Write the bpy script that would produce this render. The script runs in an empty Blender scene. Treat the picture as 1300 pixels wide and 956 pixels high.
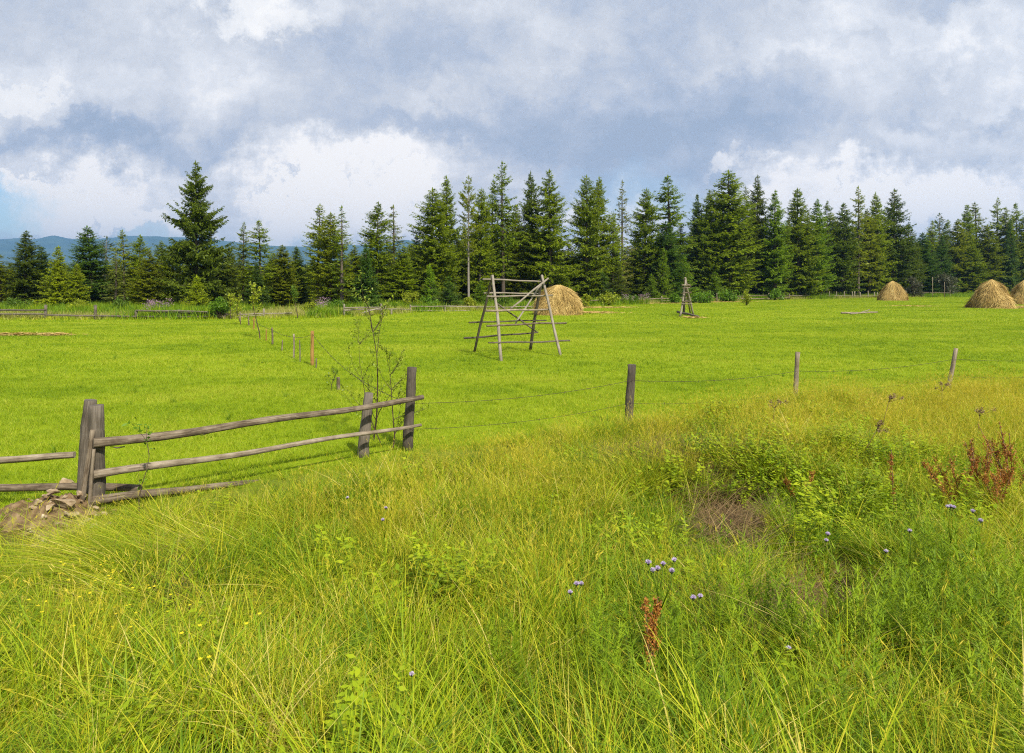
import bpy, math, random
import numpy as np
from mathutils import Vector, noise as mnoise

C = bpy.context.scene.collection
SC = bpy.context.scene
F = 867.0            # focal length in photo pixels
HZ = 362.0           # photo row of the horizon
CAMZ = 2.7
R = math.radians

# ------------------------------------------------------------------ terrain
FX = np.array([-40, -9.0, -5.07, -1.65, 2.25, 6.5, 10.7, 14.5, 40])
FY = np.array([4.0, 7.4, 8.3, 11.2, 13.0, 15.6, 16.7, 18.5, 30.0])

def fence_y(x):
    return np.interp(x, FX, FY)

HOLLOWS = [(2.62, 8.45, 0.48, 0.30, 0.34), (2.95, 6.5, 0.46, 0.30, 0.42), (2.1, 8.6, 1.1, 0.4, 0.12)]

def ground(x, y):
    x = np.asarray(x, float); y = np.asarray(y, float)
    z = 1.1 * np.clip(1 - y / 6.0, 0, 2.0) ** 1.5
    s = fence_y(x) - y
    dip = np.clip(s / 1.5, 0, 1) * np.clip((y - 2) / 3, 0, 1)
    z = z - 0.10 * dip
    n1 = np.sin(x * 2.1 + 1.3 * np.sin(y * 1.3)) * np.sin(y * 2.3 + 0.7 * np.sin(x * 1.7)) * 0.05
    n2 = np.sin(x * 4.7 + 2 * np.sin(y * 2.9)) * np.sin(y * 5.1 + np.sin(x * 3.1)) * 0.025
    z = z + (n1 + n2) * np.clip((s + 0.5) / 1.5, 0, 1)
    z = z + 0.07 * np.sin(x * 0.11 + 1) * np.sin(y * 0.13) * np.clip((y - 12) / 25, 0, 1) * np.clip((400 - y) / 300, 0, 1)
    for (hx, hy, rx, ry, dz) in HOLLOWS:
        z = z - dz * np.exp(-((x - hx) / rx) ** 2 - ((y - hy) / ry) ** 2)
    z = z + 0.26 * np.exp(-((x - 4.3) / 1.3) ** 2 - ((y - 10.4) / 0.9) ** 2)
    z = z + 0.12 * np.exp(-((x + 5.25) / 0.75) ** 2 - ((y - 7.95) / 0.6) ** 2)
    return z

def gz(x, y):
    return float(ground(x, y))

def at(px, py, d):
    """photo pixel at a distance"""
    return Vector(((px - 650) / F * d, d, CAMZ - (py - HZ) / F * d))

def on_ground(px, py):
    d = CAMZ * F / max(py - HZ, 2)
    for _ in range(12):
        x = (px - 650) / F * d
        d = 0.5 * d + 0.5 * (CAMZ - gz(x, d)) * F / max(py - HZ, 2)
    x = (px - 650) / F * d
    return Vector((x, d, gz(x, d)))

# ------------------------------------------------------------------ materials
def new_mat(name):
    m = bpy.data.materials.new(name); m.use_nodes = True
    nt = m.node_tree
    for n in list(nt.nodes): nt.nodes.remove(n)
    out = nt.nodes.new('ShaderNodeOutputMaterial')
    return m, nt, out

def N(nt, typ, **kw):
    n = nt.nodes.new(typ)
    for k, v in kw.items():
        if k.startswith('i_'):
            key = k[2:]
            key = int(key) if key.isdigit() else key.replace('_', ' ')
            n.inputs[key].default_value = v
        else:
            setattr(n, k, v)
    return n

def L(nt, a, b): nt.links.new(a, b)

def ramp(nt, fac, stops, interp='LINEAR'):
    r = nt.nodes.new('ShaderNodeValToRGB')
    cr = r.color_ramp; cr.interpolation = interp
    while len(cr.elements) < len(stops): cr.elements.new(0.5)
    for e, (p, c) in zip(cr.elements, stops):
        e.position = p; e.color = (*c, 1)
    if fac is not None: L(nt, fac, r.inputs[0])
    return r

def math_n(nt, op, a, b=None, c=None, clamp=False):
    n = nt.nodes.new('ShaderNodeMath'); n.operation = op; n.use_clamp = clamp
    for i, v in enumerate((a, b, c)):
        if v is None: continue
        if hasattr(v, 'links'): L(nt, v, n.inputs[i])
        else: n.inputs[i].default_value = v
    return n.outputs[0]

def noise_n(nt, vec, scale, detail=3, rough=0.55, dist=0.0):
    n = nt.nodes.new('ShaderNodeTexNoise')
    n.inputs['Scale'].default_value = scale; n.inputs['Detail'].default_value = detail
    n.inputs['Roughness'].default_value = rough; n.inputs['Distortion'].default_value = dist
    if vec is not None: L(nt, vec, n.inputs['Vector'])
    return n

def leafy(name, stops, transl=0.3, noise_scale=0.6, w_tint=0.55, w_noise=0.75, w_rand=0.25, bias=-0.28, rough=0.55, use_obj_color=False, patch=0.0, patch_scale=(0.05, 0.11, 0)):
    """leaf / blade material: colour from a per-blade tint, the world position and the instance"""
    m, nt, out = new_mat(name)
    att = N(nt, 'ShaderNodeAttribute', attribute_name='tint')
    oi = N(nt, 'ShaderNodeObjectInfo')
    geo = N(nt, 'ShaderNodeNewGeometry')
    nz = noise_n(nt, geo.outputs['Position'], noise_scale, 3, 0.6)
    f = math_n(nt, 'MULTIPLY_ADD', att.outputs['Fac'], w_tint, bias)
    f = math_n(nt, 'MULTIPLY_ADD', nz.outputs['Fac'], w_noise, f)
    if patch:
        mp = N(nt, 'ShaderNodeMapping'); mp.inputs['Scale'].default_value = patch_scale; L(nt, geo.outputs['Position'], mp.inputs[0])
        n2 = noise_n(nt, mp.outputs[0], 1.0, 5, 0.62, 0.4)
        f = math_n(nt, 'MULTIPLY_ADD', math_n(nt, 'SUBTRACT', n2.outputs['Fac'], 0.5), patch, f)
    f = math_n(nt, 'MULTIPLY_ADD', oi.outputs['Random'], w_rand, f, clamp=True)
    col = ramp(nt, f, stops).outputs[0]
    if use_obj_color:
        mx = N(nt, 'ShaderNodeMix', data_type='RGBA', blend_type='MULTIPLY'); mx.inputs[0].default_value = 1
        L(nt, col, mx.inputs[6]); L(nt, oi.outputs['Color'], mx.inputs[7]); col = mx.outputs[2]
    bs = N(nt, 'ShaderNodeBsdfPrincipled', i_Roughness=rough)
    bs.inputs['Specular IOR Level'].default_value = 0.25
    L(nt, col, bs.inputs['Base Color'])
    tr = N(nt, 'ShaderNodeBsdfTranslucent')
    L(nt, col, tr.inputs['Color'])
    ms = N(nt, 'ShaderNodeMixShader'); ms.inputs[0].default_value = transl
    L(nt, bs.outputs[0], ms.inputs[1]); L(nt, tr.outputs[0], ms.inputs[2]); L(nt, ms.outputs[0], out.inputs[0])
    return m

def wood(name, stops, rough=0.85, bump=0.5):
    m, nt, out = new_mat(name)
    uv = N(nt, 'ShaderNodeUVMap')
    mp = N(nt, 'ShaderNodeMapping'); mp.inputs['Scale'].default_value = (60, 3.0, 1)
    L(nt, uv.outputs[0], mp.inputs[0])
    oi = N(nt, 'ShaderNodeObjectInfo')
    ad = N(nt, 'ShaderNodeVectorMath', operation='ADD'); L(nt, mp.outputs[0], ad.inputs[0])
    sc = math_n(nt, 'MULTIPLY', oi.outputs['Random'], 37.0)
    L(nt, sc, ad.inputs[1])
    n1 = noise_n(nt, ad.outputs[0], 1.0, 5, 0.65)
    geo = N(nt, 'ShaderNodeNewGeometry')
    n2 = noise_n(nt, geo.outputs['Position'], 5.0, 4, 0.6)
    f = math_n(nt, 'MULTIPLY', n1.outputs['Fac'], 0.65)
    f = math_n(nt, 'MULTIPLY_ADD', n2.outputs['Fac'], 0.45, f)
    f = math_n(nt, 'ADD', f, math_n(nt, 'MULTIPLY_ADD', oi.outputs['Random'], 0.16, -0.12), clamp=True)
    col = ramp(nt, f, stops)
    bs = N(nt, 'ShaderNodeBsdfPrincipled', i_Roughness=rough)
    bs.inputs['Specular IOR Level'].default_value = 0.2
    L(nt, col.outputs[0], bs.inputs['Base Color'])
    bp = N(nt, 'ShaderNodeBump', i_Strength=bump, i_Distance=0.02)
    L(nt, n1.outputs['Fac'], bp.inputs['Height']); L(nt, bp.outputs[0], bs.inputs['Normal'])
    L(nt, bs.outputs[0], out.inputs[0])
    return m

def plain(name, stops, scale=8, rough=0.8, bump=0.3, dist=0.02):
    m, nt, out = new_mat(name)
    geo = N(nt, 'ShaderNodeNewGeometry')
    n1 = noise_n(nt, geo.outputs['Position'], scale, 5, 0.6)
    col = ramp(nt, n1.outputs['Fac'], stops)
    bs = N(nt, 'ShaderNodeBsdfPrincipled', i_Roughness=rough)
    bs.inputs['Specular IOR Level'].default_value = 0.2
    L(nt, col.outputs[0], bs.inputs['Base Color'])
    bp = N(nt, 'ShaderNodeBump', i_Strength=bump, i_Distance=dist)
    L(nt, n1.outputs['Fac'], bp.inputs['Height']); L(nt, bp.outputs[0], bs.inputs['Normal'])
    L(nt, bs.outputs[0], out.inputs[0])
    return m

M = {}
M['wood_grey'] = wood('weathered_wood', [(0.25, (0.02, 0.015, 0.010)), (0.42, (0.11, 0.08, 0.05)), (0.58, (0.25, 0.198, 0.135)), (0.78, (0.46, 0.385, 0.285))])
M['wood_dark'] = wood('dark_weathered_wood', [(0.25, (0.03, 0.024, 0.018)), (0.5, (0.11, 0.09, 0.065)), (0.8, (0.26, 0.22, 0.17))])
M['wood_pale'] = wood('pale_peeled_wood', [(0.2, (0.09, 0.075, 0.055)), (0.5, (0.25, 0.21, 0.155)), (0.8, (0.44, 0.385, 0.31))])
M['wood_orange'] = wood('orange_brown_wood', [(0.2, (0.14, 0.065, 0.02)), (0.5, (0.32, 0.175, 0.05)), (0.8, (0.50, 0.31, 0.11))])
M['bark'] = wood('bark', [(0.2, (0.03, 0.022, 0.016)), (0.5, (0.09, 0.07, 0.05)), (0.8, (0.19, 0.155, 0.12))], bump=0.8)
M['bark_pale'] = wood('pale_bark', [(0.2, (0.09, 0.075, 0.055)), (0.5, (0.22, 0.19, 0.15)), (0.8, (0.36, 0.33, 0.28))], bump=0.6)
M['twig'] = wood('dark_twig', [(0.2, (0.03, 0.02, 0.014)), (0.6, (0.09, 0.06, 0.04)), (0.9, (0.16, 0.11, 0.07))])
M['wire'] = plain('rusty_wire', [(0.3, (0.03, 0.022, 0.018)), (0.7, (0.09, 0.06, 0.045))], 30, 0.6)
M['stone'] = plain('pale_stone', [(0.3, (0.17, 0.11, 0.06)), (0.5, (0.34, 0.25, 0.15)), (0.72, (0.55, 0.45, 0.31))], 7, 0.85, 0.6)
M['dirt'] = plain('brown_dirt', [(0.3, (0.07, 0.042, 0.02)), (0.5, (0.18, 0.115, 0.055)), (0.75, (0.33, 0.235, 0.13))], 9, 0.95, 0.9, 0.05)
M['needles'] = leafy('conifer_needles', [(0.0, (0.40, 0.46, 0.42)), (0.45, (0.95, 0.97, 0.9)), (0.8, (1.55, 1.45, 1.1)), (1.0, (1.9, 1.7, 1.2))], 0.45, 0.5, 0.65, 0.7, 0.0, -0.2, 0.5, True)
M['leaves'] = leafy('broad_leaves', [(0.0, (0.45, 0.5, 0.5)), (0.5, (1.0, 1.0, 1.0)), (1.0, (1.7, 1.5, 1.2))], 0.35, 1.2, 0.65, 0.6, 0.0, -0.15, 0.45, True)
G_D, G_M, G_L, G_Y, G_S = (0.085, 0.16, 0.005), (0.245, 0.365, 0.006), (0.40, 0.48, 0.010), (0.60, 0.54, 0.025), (0.76, 0.62, 0.17)
M['grass_field'] = leafy('mown_grass', [(0.0, (0.13, 0.225, 0.004)), (0.4, (0.26, 0.375, 0.006)), (0.75, (0.36, 0.45, 0.010)), (1.0, (0.52, 0.53, 0.05))], 0.4, 0.33, 0.70, 1.0, 0.12, -0.33, patch=1.7, patch_scale=(0.10, 0.24, 0))
M['grass_long'] = leafy('long_grass', [(0.0, G_D), (0.3, G_M), (0.6, G_L), (0.85, G_Y), (1.0, G_S)], 0.35, 0.7)
M['grass_lush'] = leafy('lush_grass', [(0.0, (0.05, 0.12, 0.005)), (0.4, (0.145, 0.265, 0.006)), (0.75, (0.28, 0.40, 0.008)), (1.0, (0.45, 0.48, 0.02))], 0.35, 0.8)
M['grass_gold'] = leafy('golden_grass', [(0.0, (0.28, 0.30, 0.010)), (0.35, (0.48, 0.43, 0.018)), (0.7, (0.64, 0.52, 0.04)), (1.0, (0.78, 0.60, 0.16))], 0.35, 0.9)
M['herb_dark'] = leafy('feathery_leaves', [(0.0, (0.075, 0.145, 0.006)), (0.4, (0.195, 0.305, 0.007)), (0.75, (0.325, 0.415, 0.010)), (1.0, (0.40, 0.46, 0.03))], 0.35, 1.0)
M['pale_grass'] = leafy('pale_seed_grass', [(0.0, (0.20, 0.25, 0.02)), (0.45, (0.36, 0.37, 0.06)), (1.0, (0.58, 0.50, 0.20))], 0.35, 0.5)
M['straw'] = leafy('dry_straw', [(0.0, (0.06, 0.034, 0.013)), (0.5, (0.19, 0.115, 0.045)), (1.0, (0.46, 0.33, 0.14))], 0.15, 3.0)
M['hay'] = leafy('hay', [(0.0, (0.19, 0.115, 0.032)), (0.35, (0.42, 0.275, 0.08)), (0.7, (0.64, 0.455, 0.15)), (1.0, (0.80, 0.64, 0.30))], 0.1, 1.6, 0.6, 0.6, 0.0, -0.12, 0.7)
M['herb'] = leafy('herb_leaves', [(0.0, (0.085, 0.155, 0.006)), (0.35, (0.23, 0.335, 0.007)), (0.7, (0.40, 0.48, 0.010)), (1.0, (0.58, 0.58, 0.03))], 0.35, 1.0)
M['dock'] = leafy('rusty_dock', [(0.0, (0.14, 0.045, 0.012)), (0.5, (0.36, 0.135, 0.024)), (1.0, (0.58, 0.29, 0.06))], 0.15, 4.0)
M['dry_brown'] = leafy('brown_dry_stalks', [(0.0, (0.09, 0.05, 0.025)), (0.6, (0.25, 0.155, 0.08)), (1.0, (0.42, 0.30, 0.16))], 0.1, 4.0)
M['yellow_petal'] = leafy('yellow_petals', [(0.0, (0.65, 0.5, 0.01)), (1.0, (0.85, 0.72, 0.03))], 0.3, 4.0)
M['lilac_petal'] = leafy('lilac_petals', [(0.0, (0.56, 0.42, 0.66)), (0.6, (0.74, 0.62, 0.82)), (1.0, (0.90, 0.85, 0.92))], 0.25, 8.0)
M['pink_petal'] = leafy('pink_petals', [(0.0, (0.26, 0.15, 0.20)), (1.0, (0.45, 0.30, 0.36))], 0.25, 4.0)
M['bract'] = leafy('thistle_bract', [(0.0, (0.05, 0.07, 0.04)), (1.0, (0.14, 0.16, 0.08))], 0.1, 8.0)

# ------------------------------------------------------------------ mesh helpers
def link(o, parent=None):
    C.objects.link(o)
    if parent is not None: o.parent = parent
    return o

def mesh_np(name, V, quads=None, tris=None, tint=None, mat=None, mats=None, qmi=None, tmi=None):
    V = np.asarray(V, np.float32)
    nq = 0 if quads is None else len(quads); ntr = 0 if tris is None else len(tris)
    me = bpy.data.meshes.new(name)
    me.vertices.add(len(V)); me.vertices.foreach_set('co', V.ravel())
    loops = []
    if nq: loops.append(np.asarray(quads, np.int32).ravel())
    if ntr: loops.append(np.asarray(tris, np.int32).ravel())
    lp = np.concatenate(loops)
    me.loops.add(len(lp)); me.loops.foreach_set('vertex_index', lp)
    me.polygons.add(nq + ntr)
    st = np.concatenate([np.arange(nq) * 4, nq * 4 + np.arange(ntr) * 3]).astype(np.int32)
    me.polygons.foreach_set('loop_start', st)
    if mats:
        for m in mats: me.materials.append(m)
        mi = np.concatenate([np.zeros(nq, np.int32) if qmi is None else qmi, np.zeros(ntr, np.int32) if tmi is None else tmi]).astype(np.int32)
        me.polygons.foreach_set('material_index', mi)
    elif mat: me.materials.append(mat)
    if tint is not None:
        a = me.attributes.new('tint', 'FLOAT', 'POINT'); a.data.foreach_set('value', np.asarray(tint, np.float32))
    me.update(calc_edges=True)
    return me

class Geo:
    """collects strips / quads in numpy, builds one mesh"""
    def __init__(s): s.V = []; s.Q = []; s.T = []; s.t = []; s.qm = []; s.tm = []; s.n = 0
    def add(s, V, Q=None, T=None, tint=None, mi=0):
        V = np.asarray(V, float).reshape(-1, 3)
        s.V.append(V)
        if Q is not None and len(Q): s.Q.append(np.asarray(Q) + s.n); s.qm.append(np.full(len(Q), mi))
        if T is not None and len(T): s.T.append(np.asarray(T) + s.n); s.tm.append(np.full(len(T), mi))
        s.t.append(np.full(len(V), 0.5) if tint is None else np.broadcast_to(np.asarray(tint, float), (len(V),)))
        s.n += len(V)
    def mesh(s, name, *mats):
        return mesh_np(name, np.concatenate(s.V), np.concatenate(s.Q) if s.Q else None, np.concatenate(s.T) if s.T else None,
                       np.concatenate(s.t), mats=list(mats), qmi=np.concatenate(s.qm) if s.qm else None, tmi=np.concatenate(s.tm) if s.tm else None)
    def build(s, name, mats, parent=None):
        if not isinstance(mats, (list, tuple)): mats = [mats]
        return link(bpy.data.objects.new(name, s.mesh(name, *mats)), parent)

def blade_arrays(P0, az, h, w, lean, curve, K, face=None, drop=0.35):
    """P0 (n,3) roots; returns V, Q, T of tapered bent blades"""
    n = len(P0)
    s = np.linspace(0, 1, K + 1)[None, :]
    dx = np.cos(az)[:, None]; dy = np.sin(az)[:, None]
    hor = h[:, None] * (lean[:, None] * s + curve[:, None] * s ** 2)
    ver = h[:, None] * (s - drop * np.abs(curve[:, None]) * s ** 2.2)
    cx = P0[:, 0:1] + dx * hor; cy = P0[:, 1:2] + dy * hor; cz = P0[:, 2:3] + ver
    fa = az + np.pi / 2 if face is None else face
    sx = np.cos(fa)[:, None]; sy = np.sin(fa)[:, None]
    ww = 0.5 * w[:, None] * (1 - s[:, :K] ** 1.6)
    Lf = np.stack([cx[:, :K] - sx * ww, cy[:, :K] - sy * ww, cz[:, :K]], -1)
    Rt = np.stack([cx[:, :K] + sx * ww, cy[:, :K] + sy * ww, cz[:, :K]], -1)
    tip = np.stack([cx[:, K], cy[:, K], cz[:, K]], -1)[:, None]
    V = np.concatenate([Lf, Rt, tip], 1)           # n, 2K+1, 3
    b = (np.arange(n) * (2 * K + 1))[:, None]
    k = np.arange(K - 1)[None]
    Q = np.stack([b + k, b + K + k, b + K + k + 1, b + k + 1], -1).reshape(-1, 4)
    T = np.stack([b[:, 0] + K - 1, b[:, 0] + 2 * K - 1, b[:, 0] + 2 * K], -1)
    return V.reshape(-1, 3), Q, T

def add_blades(g, P0, az, h, w, lean, curve, K, tint, face=None, mi=0, drop=0.35):
    V, Q, T = blade_arrays(P0, az, h, w, lean, curve, K, face, drop)
    g.add(V, Q, T, np.repeat(tint, 2 * K + 1), mi)

def add_quads(g, c, a, b, tint, mi=0):
    """leaf diamonds/quads: centre c, half axes a, b all (n,3)"""
    n = len(c)
    V = np.stack([c - a, c + b * 0.9 - a * 0.1, c + a, c - b * 0.9 - a * 0.1], 1).reshape(-1, 3)
    Q = np.arange(n * 4).reshape(n, 4)
    g.add(V, Q, None, np.repeat(tint, 4), mi)

def unit(v): return v / (np.linalg.norm(v, axis=-1, keepdims=True) + 1e-9)

class Tubes:
    """tubes with UVs collected into one mesh"""
    def __init__(s): s.v = []; s.f = []; s.uv = []
    def tube(s, pts, rad, n=8, jit=0.0, seed=0, cap=True):
        rng = random.Random(seed)
        pts = [Vector(p) for p in pts]
        base = len(s.v); K = len(pts)
        if not hasattr(rad, '__len__'): rad = [rad] * K
        up = Vector((0, 0, 1)); ln = 0.0
        lens = []
        t0 = (pts[-1] - pts[0]).normalized()
        ref = Vector((1, 0, 0)) if abs(t0.x) < 0.8 else Vector((0, 1, 0))
        prof = [1 + rng.uniform(-jit, jit) for _ in range(n)]
        for i, p in enumerate(pts):
            if i: ln += (p - pts[i - 1]).length
            lens.append(ln)
            t = (pts[min(i + 1, K - 1)] - pts[max(i - 1, 0)]).normalized()
            a = t.cross(ref).normalized(); b = t.cross(a).normalized()
            for k in range(n):
                an = 2 * math.pi * k / n
                r = rad[i] * prof[k] * (1 + rng.uniform(-jit, jit) * 0.5)
                s.v.append(p + a * math.cos(an) * r + b * math.sin(an) * r)
        u0 = rng.uniform(0, 5)
        for i in range(K - 1):
            for k in range(n):
                k2 = (k + 1) % n
                s.f.append((base + i * n + k, base + i * n + k2, base + (i + 1) * n + k2, base + (i + 1) * n + k))
                r = rad[i]
                s.uv += [(u0 + r * 6.28 * k / n, lens[i]), (u0 + r * 6.28 * (k + 1) / n, lens[i]), (u0 + r * 6.28 * (k + 1) / n, lens[i + 1]), (u0 + r * 6.28 * k / n, lens[i + 1])]
        if cap:
            s.f.append(tuple(base + k for k in range(n))[::-1]); s.uv += [(u0 + 0.02 * math.cos(k), 0.02 * math.sin(k)) for k in range(n)]
            s.f.append(tuple(base + (K - 1) * n + k for k in range(n))); s.uv += [(u0 + 0.02 * math.cos(k), 0.02 * math.sin(k)) for k in range(n)]
    def mesh(s, name, mat, smooth=True):
        me = bpy.data.meshes.new(name); me.from_pydata([tuple(v) for v in s.v], [], s.f)
        u = me.uv_layers.new(name='UVMap'); u.data.foreach_set('uv', np.asarray(s.uv, np.float32).ravel())
        if smooth:
            me.polygons.foreach_set('use_smooth', [len(f) <= 4 for f in s.f])
        me.materials.append(mat); me.update()
        return me
    def build(s, name, mat, parent=None, smooth=True):
        return link(bpy.data.objects.new(name, s.mesh(name, mat, smooth)), parent)

def pole_pts(a, b, n=9, bend=0.02, seed=0, sag=0.0):
    rng = random.Random(seed); a = Vector(a); b = Vector(b); ln = (b - a).length
    bx, bz = rng.uniform(-1, 1) * bend * ln, rng.uniform(-1, 1) * bend * ln
    w1, w2 = rng.uniform(0, 6), rng.uniform(0, 6)
    out = []
    for i in range(n):
        t = i / (n - 1); e = 4 * t * (1 - t)
        p = a.lerp(b, t) + Vector((0, 0, -sag * e)) + Vector((bx * e + 0.003 * math.sin(9 * t + w1) * ln, 0.002 * math.sin(7 * t + w2) * ln, bz * e + 0.003 * math.sin(11 * t + w2) * ln))
        out.append(p)
    return out

def pole(name, a, b, r0, r1, mat, parent, seed=0, n=8, bend=0.012, jit=0.10, sag=0.0, seg=9):
    t = Tubes(); pts = pole_pts(a, b, seg, bend, seed, sag)
    rng = random.Random(seed + 99)
    rr = [(r0 + (r1 - r0) * i / (seg - 1)) * (1 + rng.uniform(-0.06, 0.06)) for i in range(seg)]
    off = parent.location if parent is not None else Vector()
    t.tube([p - off for p in pts], rr, n, jit, seed)
    return t.build(name, mat, parent)

def thing(name, loc, label, cat, group=None):
    o = bpy.data.objects.new(name, None); o.empty_display_size = 0.1
    C.objects.link(o); o.location = loc; o['label'] = label; o['category'] = cat
    if group: o['group'] = group
    return o

def tag(o, label=None, cat=None, group=None, kind=None):
    if label: o['label'] = label
    if cat: o['category'] = cat
    if group: o['group'] = group
    if kind: o['kind'] = kind
    return o

def copy_tree(o, parent=None):
    c = o.copy(); C.objects.link(c)
    if parent is not None: c.parent = parent
    for ch in [x for x in o.children]: copy_tree(ch, c)
    return c

# ------------------------------------------------------------------ ground sheet
def build_ground():
    def axis(a, b, near, n):
        t = np.linspace(-1, 1, n); return None
    xs = np.unique(np.concatenate([np.arange(-13, 17, 0.12), np.arange(-60, 80, 2.5), np.linspace(-400, 500, 40), np.linspace(-11500, 11500, 30)]))
    ys = np.unique(np.concatenate([np.arange(-4, 19, 0.10), np.arange(19, 60, 1.0), np.arange(60, 300, 8), np.linspace(300, 9900, 34), np.linspace(-300, -4, 12)]))
    X, Y = np.meshgrid(xs, ys); Z = ground(X, Y)
    V = np.stack([X, Y, Z], -1).reshape(-1, 3)
    nx, ny = len(xs), len(ys)
    i = (np.arange(ny - 1)[:, None] * nx + np.arange(nx - 1)[None]).ravel()
    Q = np.stack([i, i + 1, i + nx + 1, i + nx], -1)
    m, nt, out = new_mat('meadow_ground')
    geo = N(nt, 'ShaderNodeNewGeometry')
    pos = geo.outputs['Position']
    n1 = noise_n(nt, pos, 0.10, 6, 0.62); n2 = noise_n(nt, pos, 2.2, 5, 0.65); n3 = noise_n(nt, pos, 14, 3, 0.6)
    f = math_n(nt, 'MULTIPLY', n1.outputs[0], 0.5)
    f = math_n(nt, 'MULTIPLY_ADD', n2.outputs[0], 0.35, f)
    f = math_n(nt, 'MULTIPLY_ADD', n3.outputs[0], 0.25, f)
    col = ramp(nt, f, [(0.34, (0.16, 0.225, 0.004)), (0.52, (0.205, 0.275, 0.005)), (0.68, (0.25, 0.31, 0.006))]).outputs[0]
    # bare soil under the rough grass and in the two washed-out hollows
    soil = ramp(nt, n3.outputs[0], [(0.3, (0.03, 0.017, 0.007)), (0.6, (0.085, 0.05, 0.02)), (0.8, (0.17, 0.11, 0.05))]).outputs[0]
    under = ramp(nt, n2.outputs[0], [(0.3, (0.05, 0.075, 0.010)), (0.6, (0.12, 0.14, 0.014)), (0.8, (0.22, 0.19, 0.04))]).outputs[0]
    at_r = N(nt, 'ShaderNodeAttribute', attribute_name='rough'); at_s = N(nt, 'ShaderNodeAttribute', attribute_name='soil'); at_h = N(nt, 'ShaderNodeAttribute', attribute_name='haydust')
    def mix(fac, a, b):
        mx = N(nt, 'ShaderNodeMix', data_type='RGBA'); L(nt, fac, mx.inputs[0]); L(nt, a, mx.inputs[6]); L(nt, b, mx.inputs[7]); return mx.outputs[2]
    col = mix(at_r.outputs['Fac'], col, under)
    sf = math_n(nt, 'ADD', at_s.outputs['Fac'], math_n(nt, 'MULTIPLY_ADD', n2.outputs[0], 0.9, -0.45))
    sf = math_n(nt, 'MULTIPLY', math_n(nt, 'SMOOTH_MIN', sf, 1.0, 0.1), math_n(nt, 'GREATER_THAN', at_s.outputs['Fac'], 0.05), clamp=True)
    col = mix(sf, col, soil)
    bs = N(nt, 'ShaderNodeBsdfPrincipled', i_Roughness=0.95)
    bs.inputs['Specular IOR Level'].default_value = 0.1
    L(nt, col, bs.inputs['Base Color'])
    bp = N(nt, 'ShaderNodeBump', i_Strength=0.8, i_Distance=0.06)
    L(nt, n3.outputs[0], bp.inputs['Height']); L(nt, bp.outputs[0], bs.inputs['Normal'])
    L(nt, bs.outputs[0], out.inputs[0])
    me = mesh_np('ground', V, Q, None, None, m)
    s = fence_y(V[:, 0]) - V[:, 1]
    rough = np.maximum(np.clip((s + 0.2) / 0.8, 0, 1), np.clip((V[:, 1] - np.interp(650 + V[:, 0] / np.maximum(V[:, 1], 1) * F, [-60, 290, 437, 521, 700, 735, 840, 1000, 1114, 1200, 1320], [55, 57, 60, 69, 79, 86, 105, 132, 146, 154, 167])) / 6, 0, 1) * (V[:, 1] > 30))
    soilw = np.zeros(len(V))
    for (hx, hy, rx, ry, dz) in HOLLOWS[:2]:
        soilw = np.maximum(soilw, 1.5 * np.exp(-((V[:, 0] - hx * V[:, 1] / hy) / (rx * .85)) ** 2 - ((V[:, 1] - hy) / (ry * 1.1)) ** 2))
    soilw = np.maximum(soilw, 1.3 * np.exp(-((V[:, 0] + 5.2) / 0.7) ** 2 - ((V[:, 1] - 7.7) / 0.45) ** 2))
    for nm, arr in (('rough', rough), ('soil', soilw)):
        a = me.attributes.new(nm, 'FLOAT', 'POINT'); a.data.foreach_set('value', arr.astype(np.float32))
    me.polygons.foreach_set('use_smooth', np.ones(len(me.polygons), bool))
    o = link(bpy.data.objects.new('ground', me)); tag(o, kind='structure')
build_ground()

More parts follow.
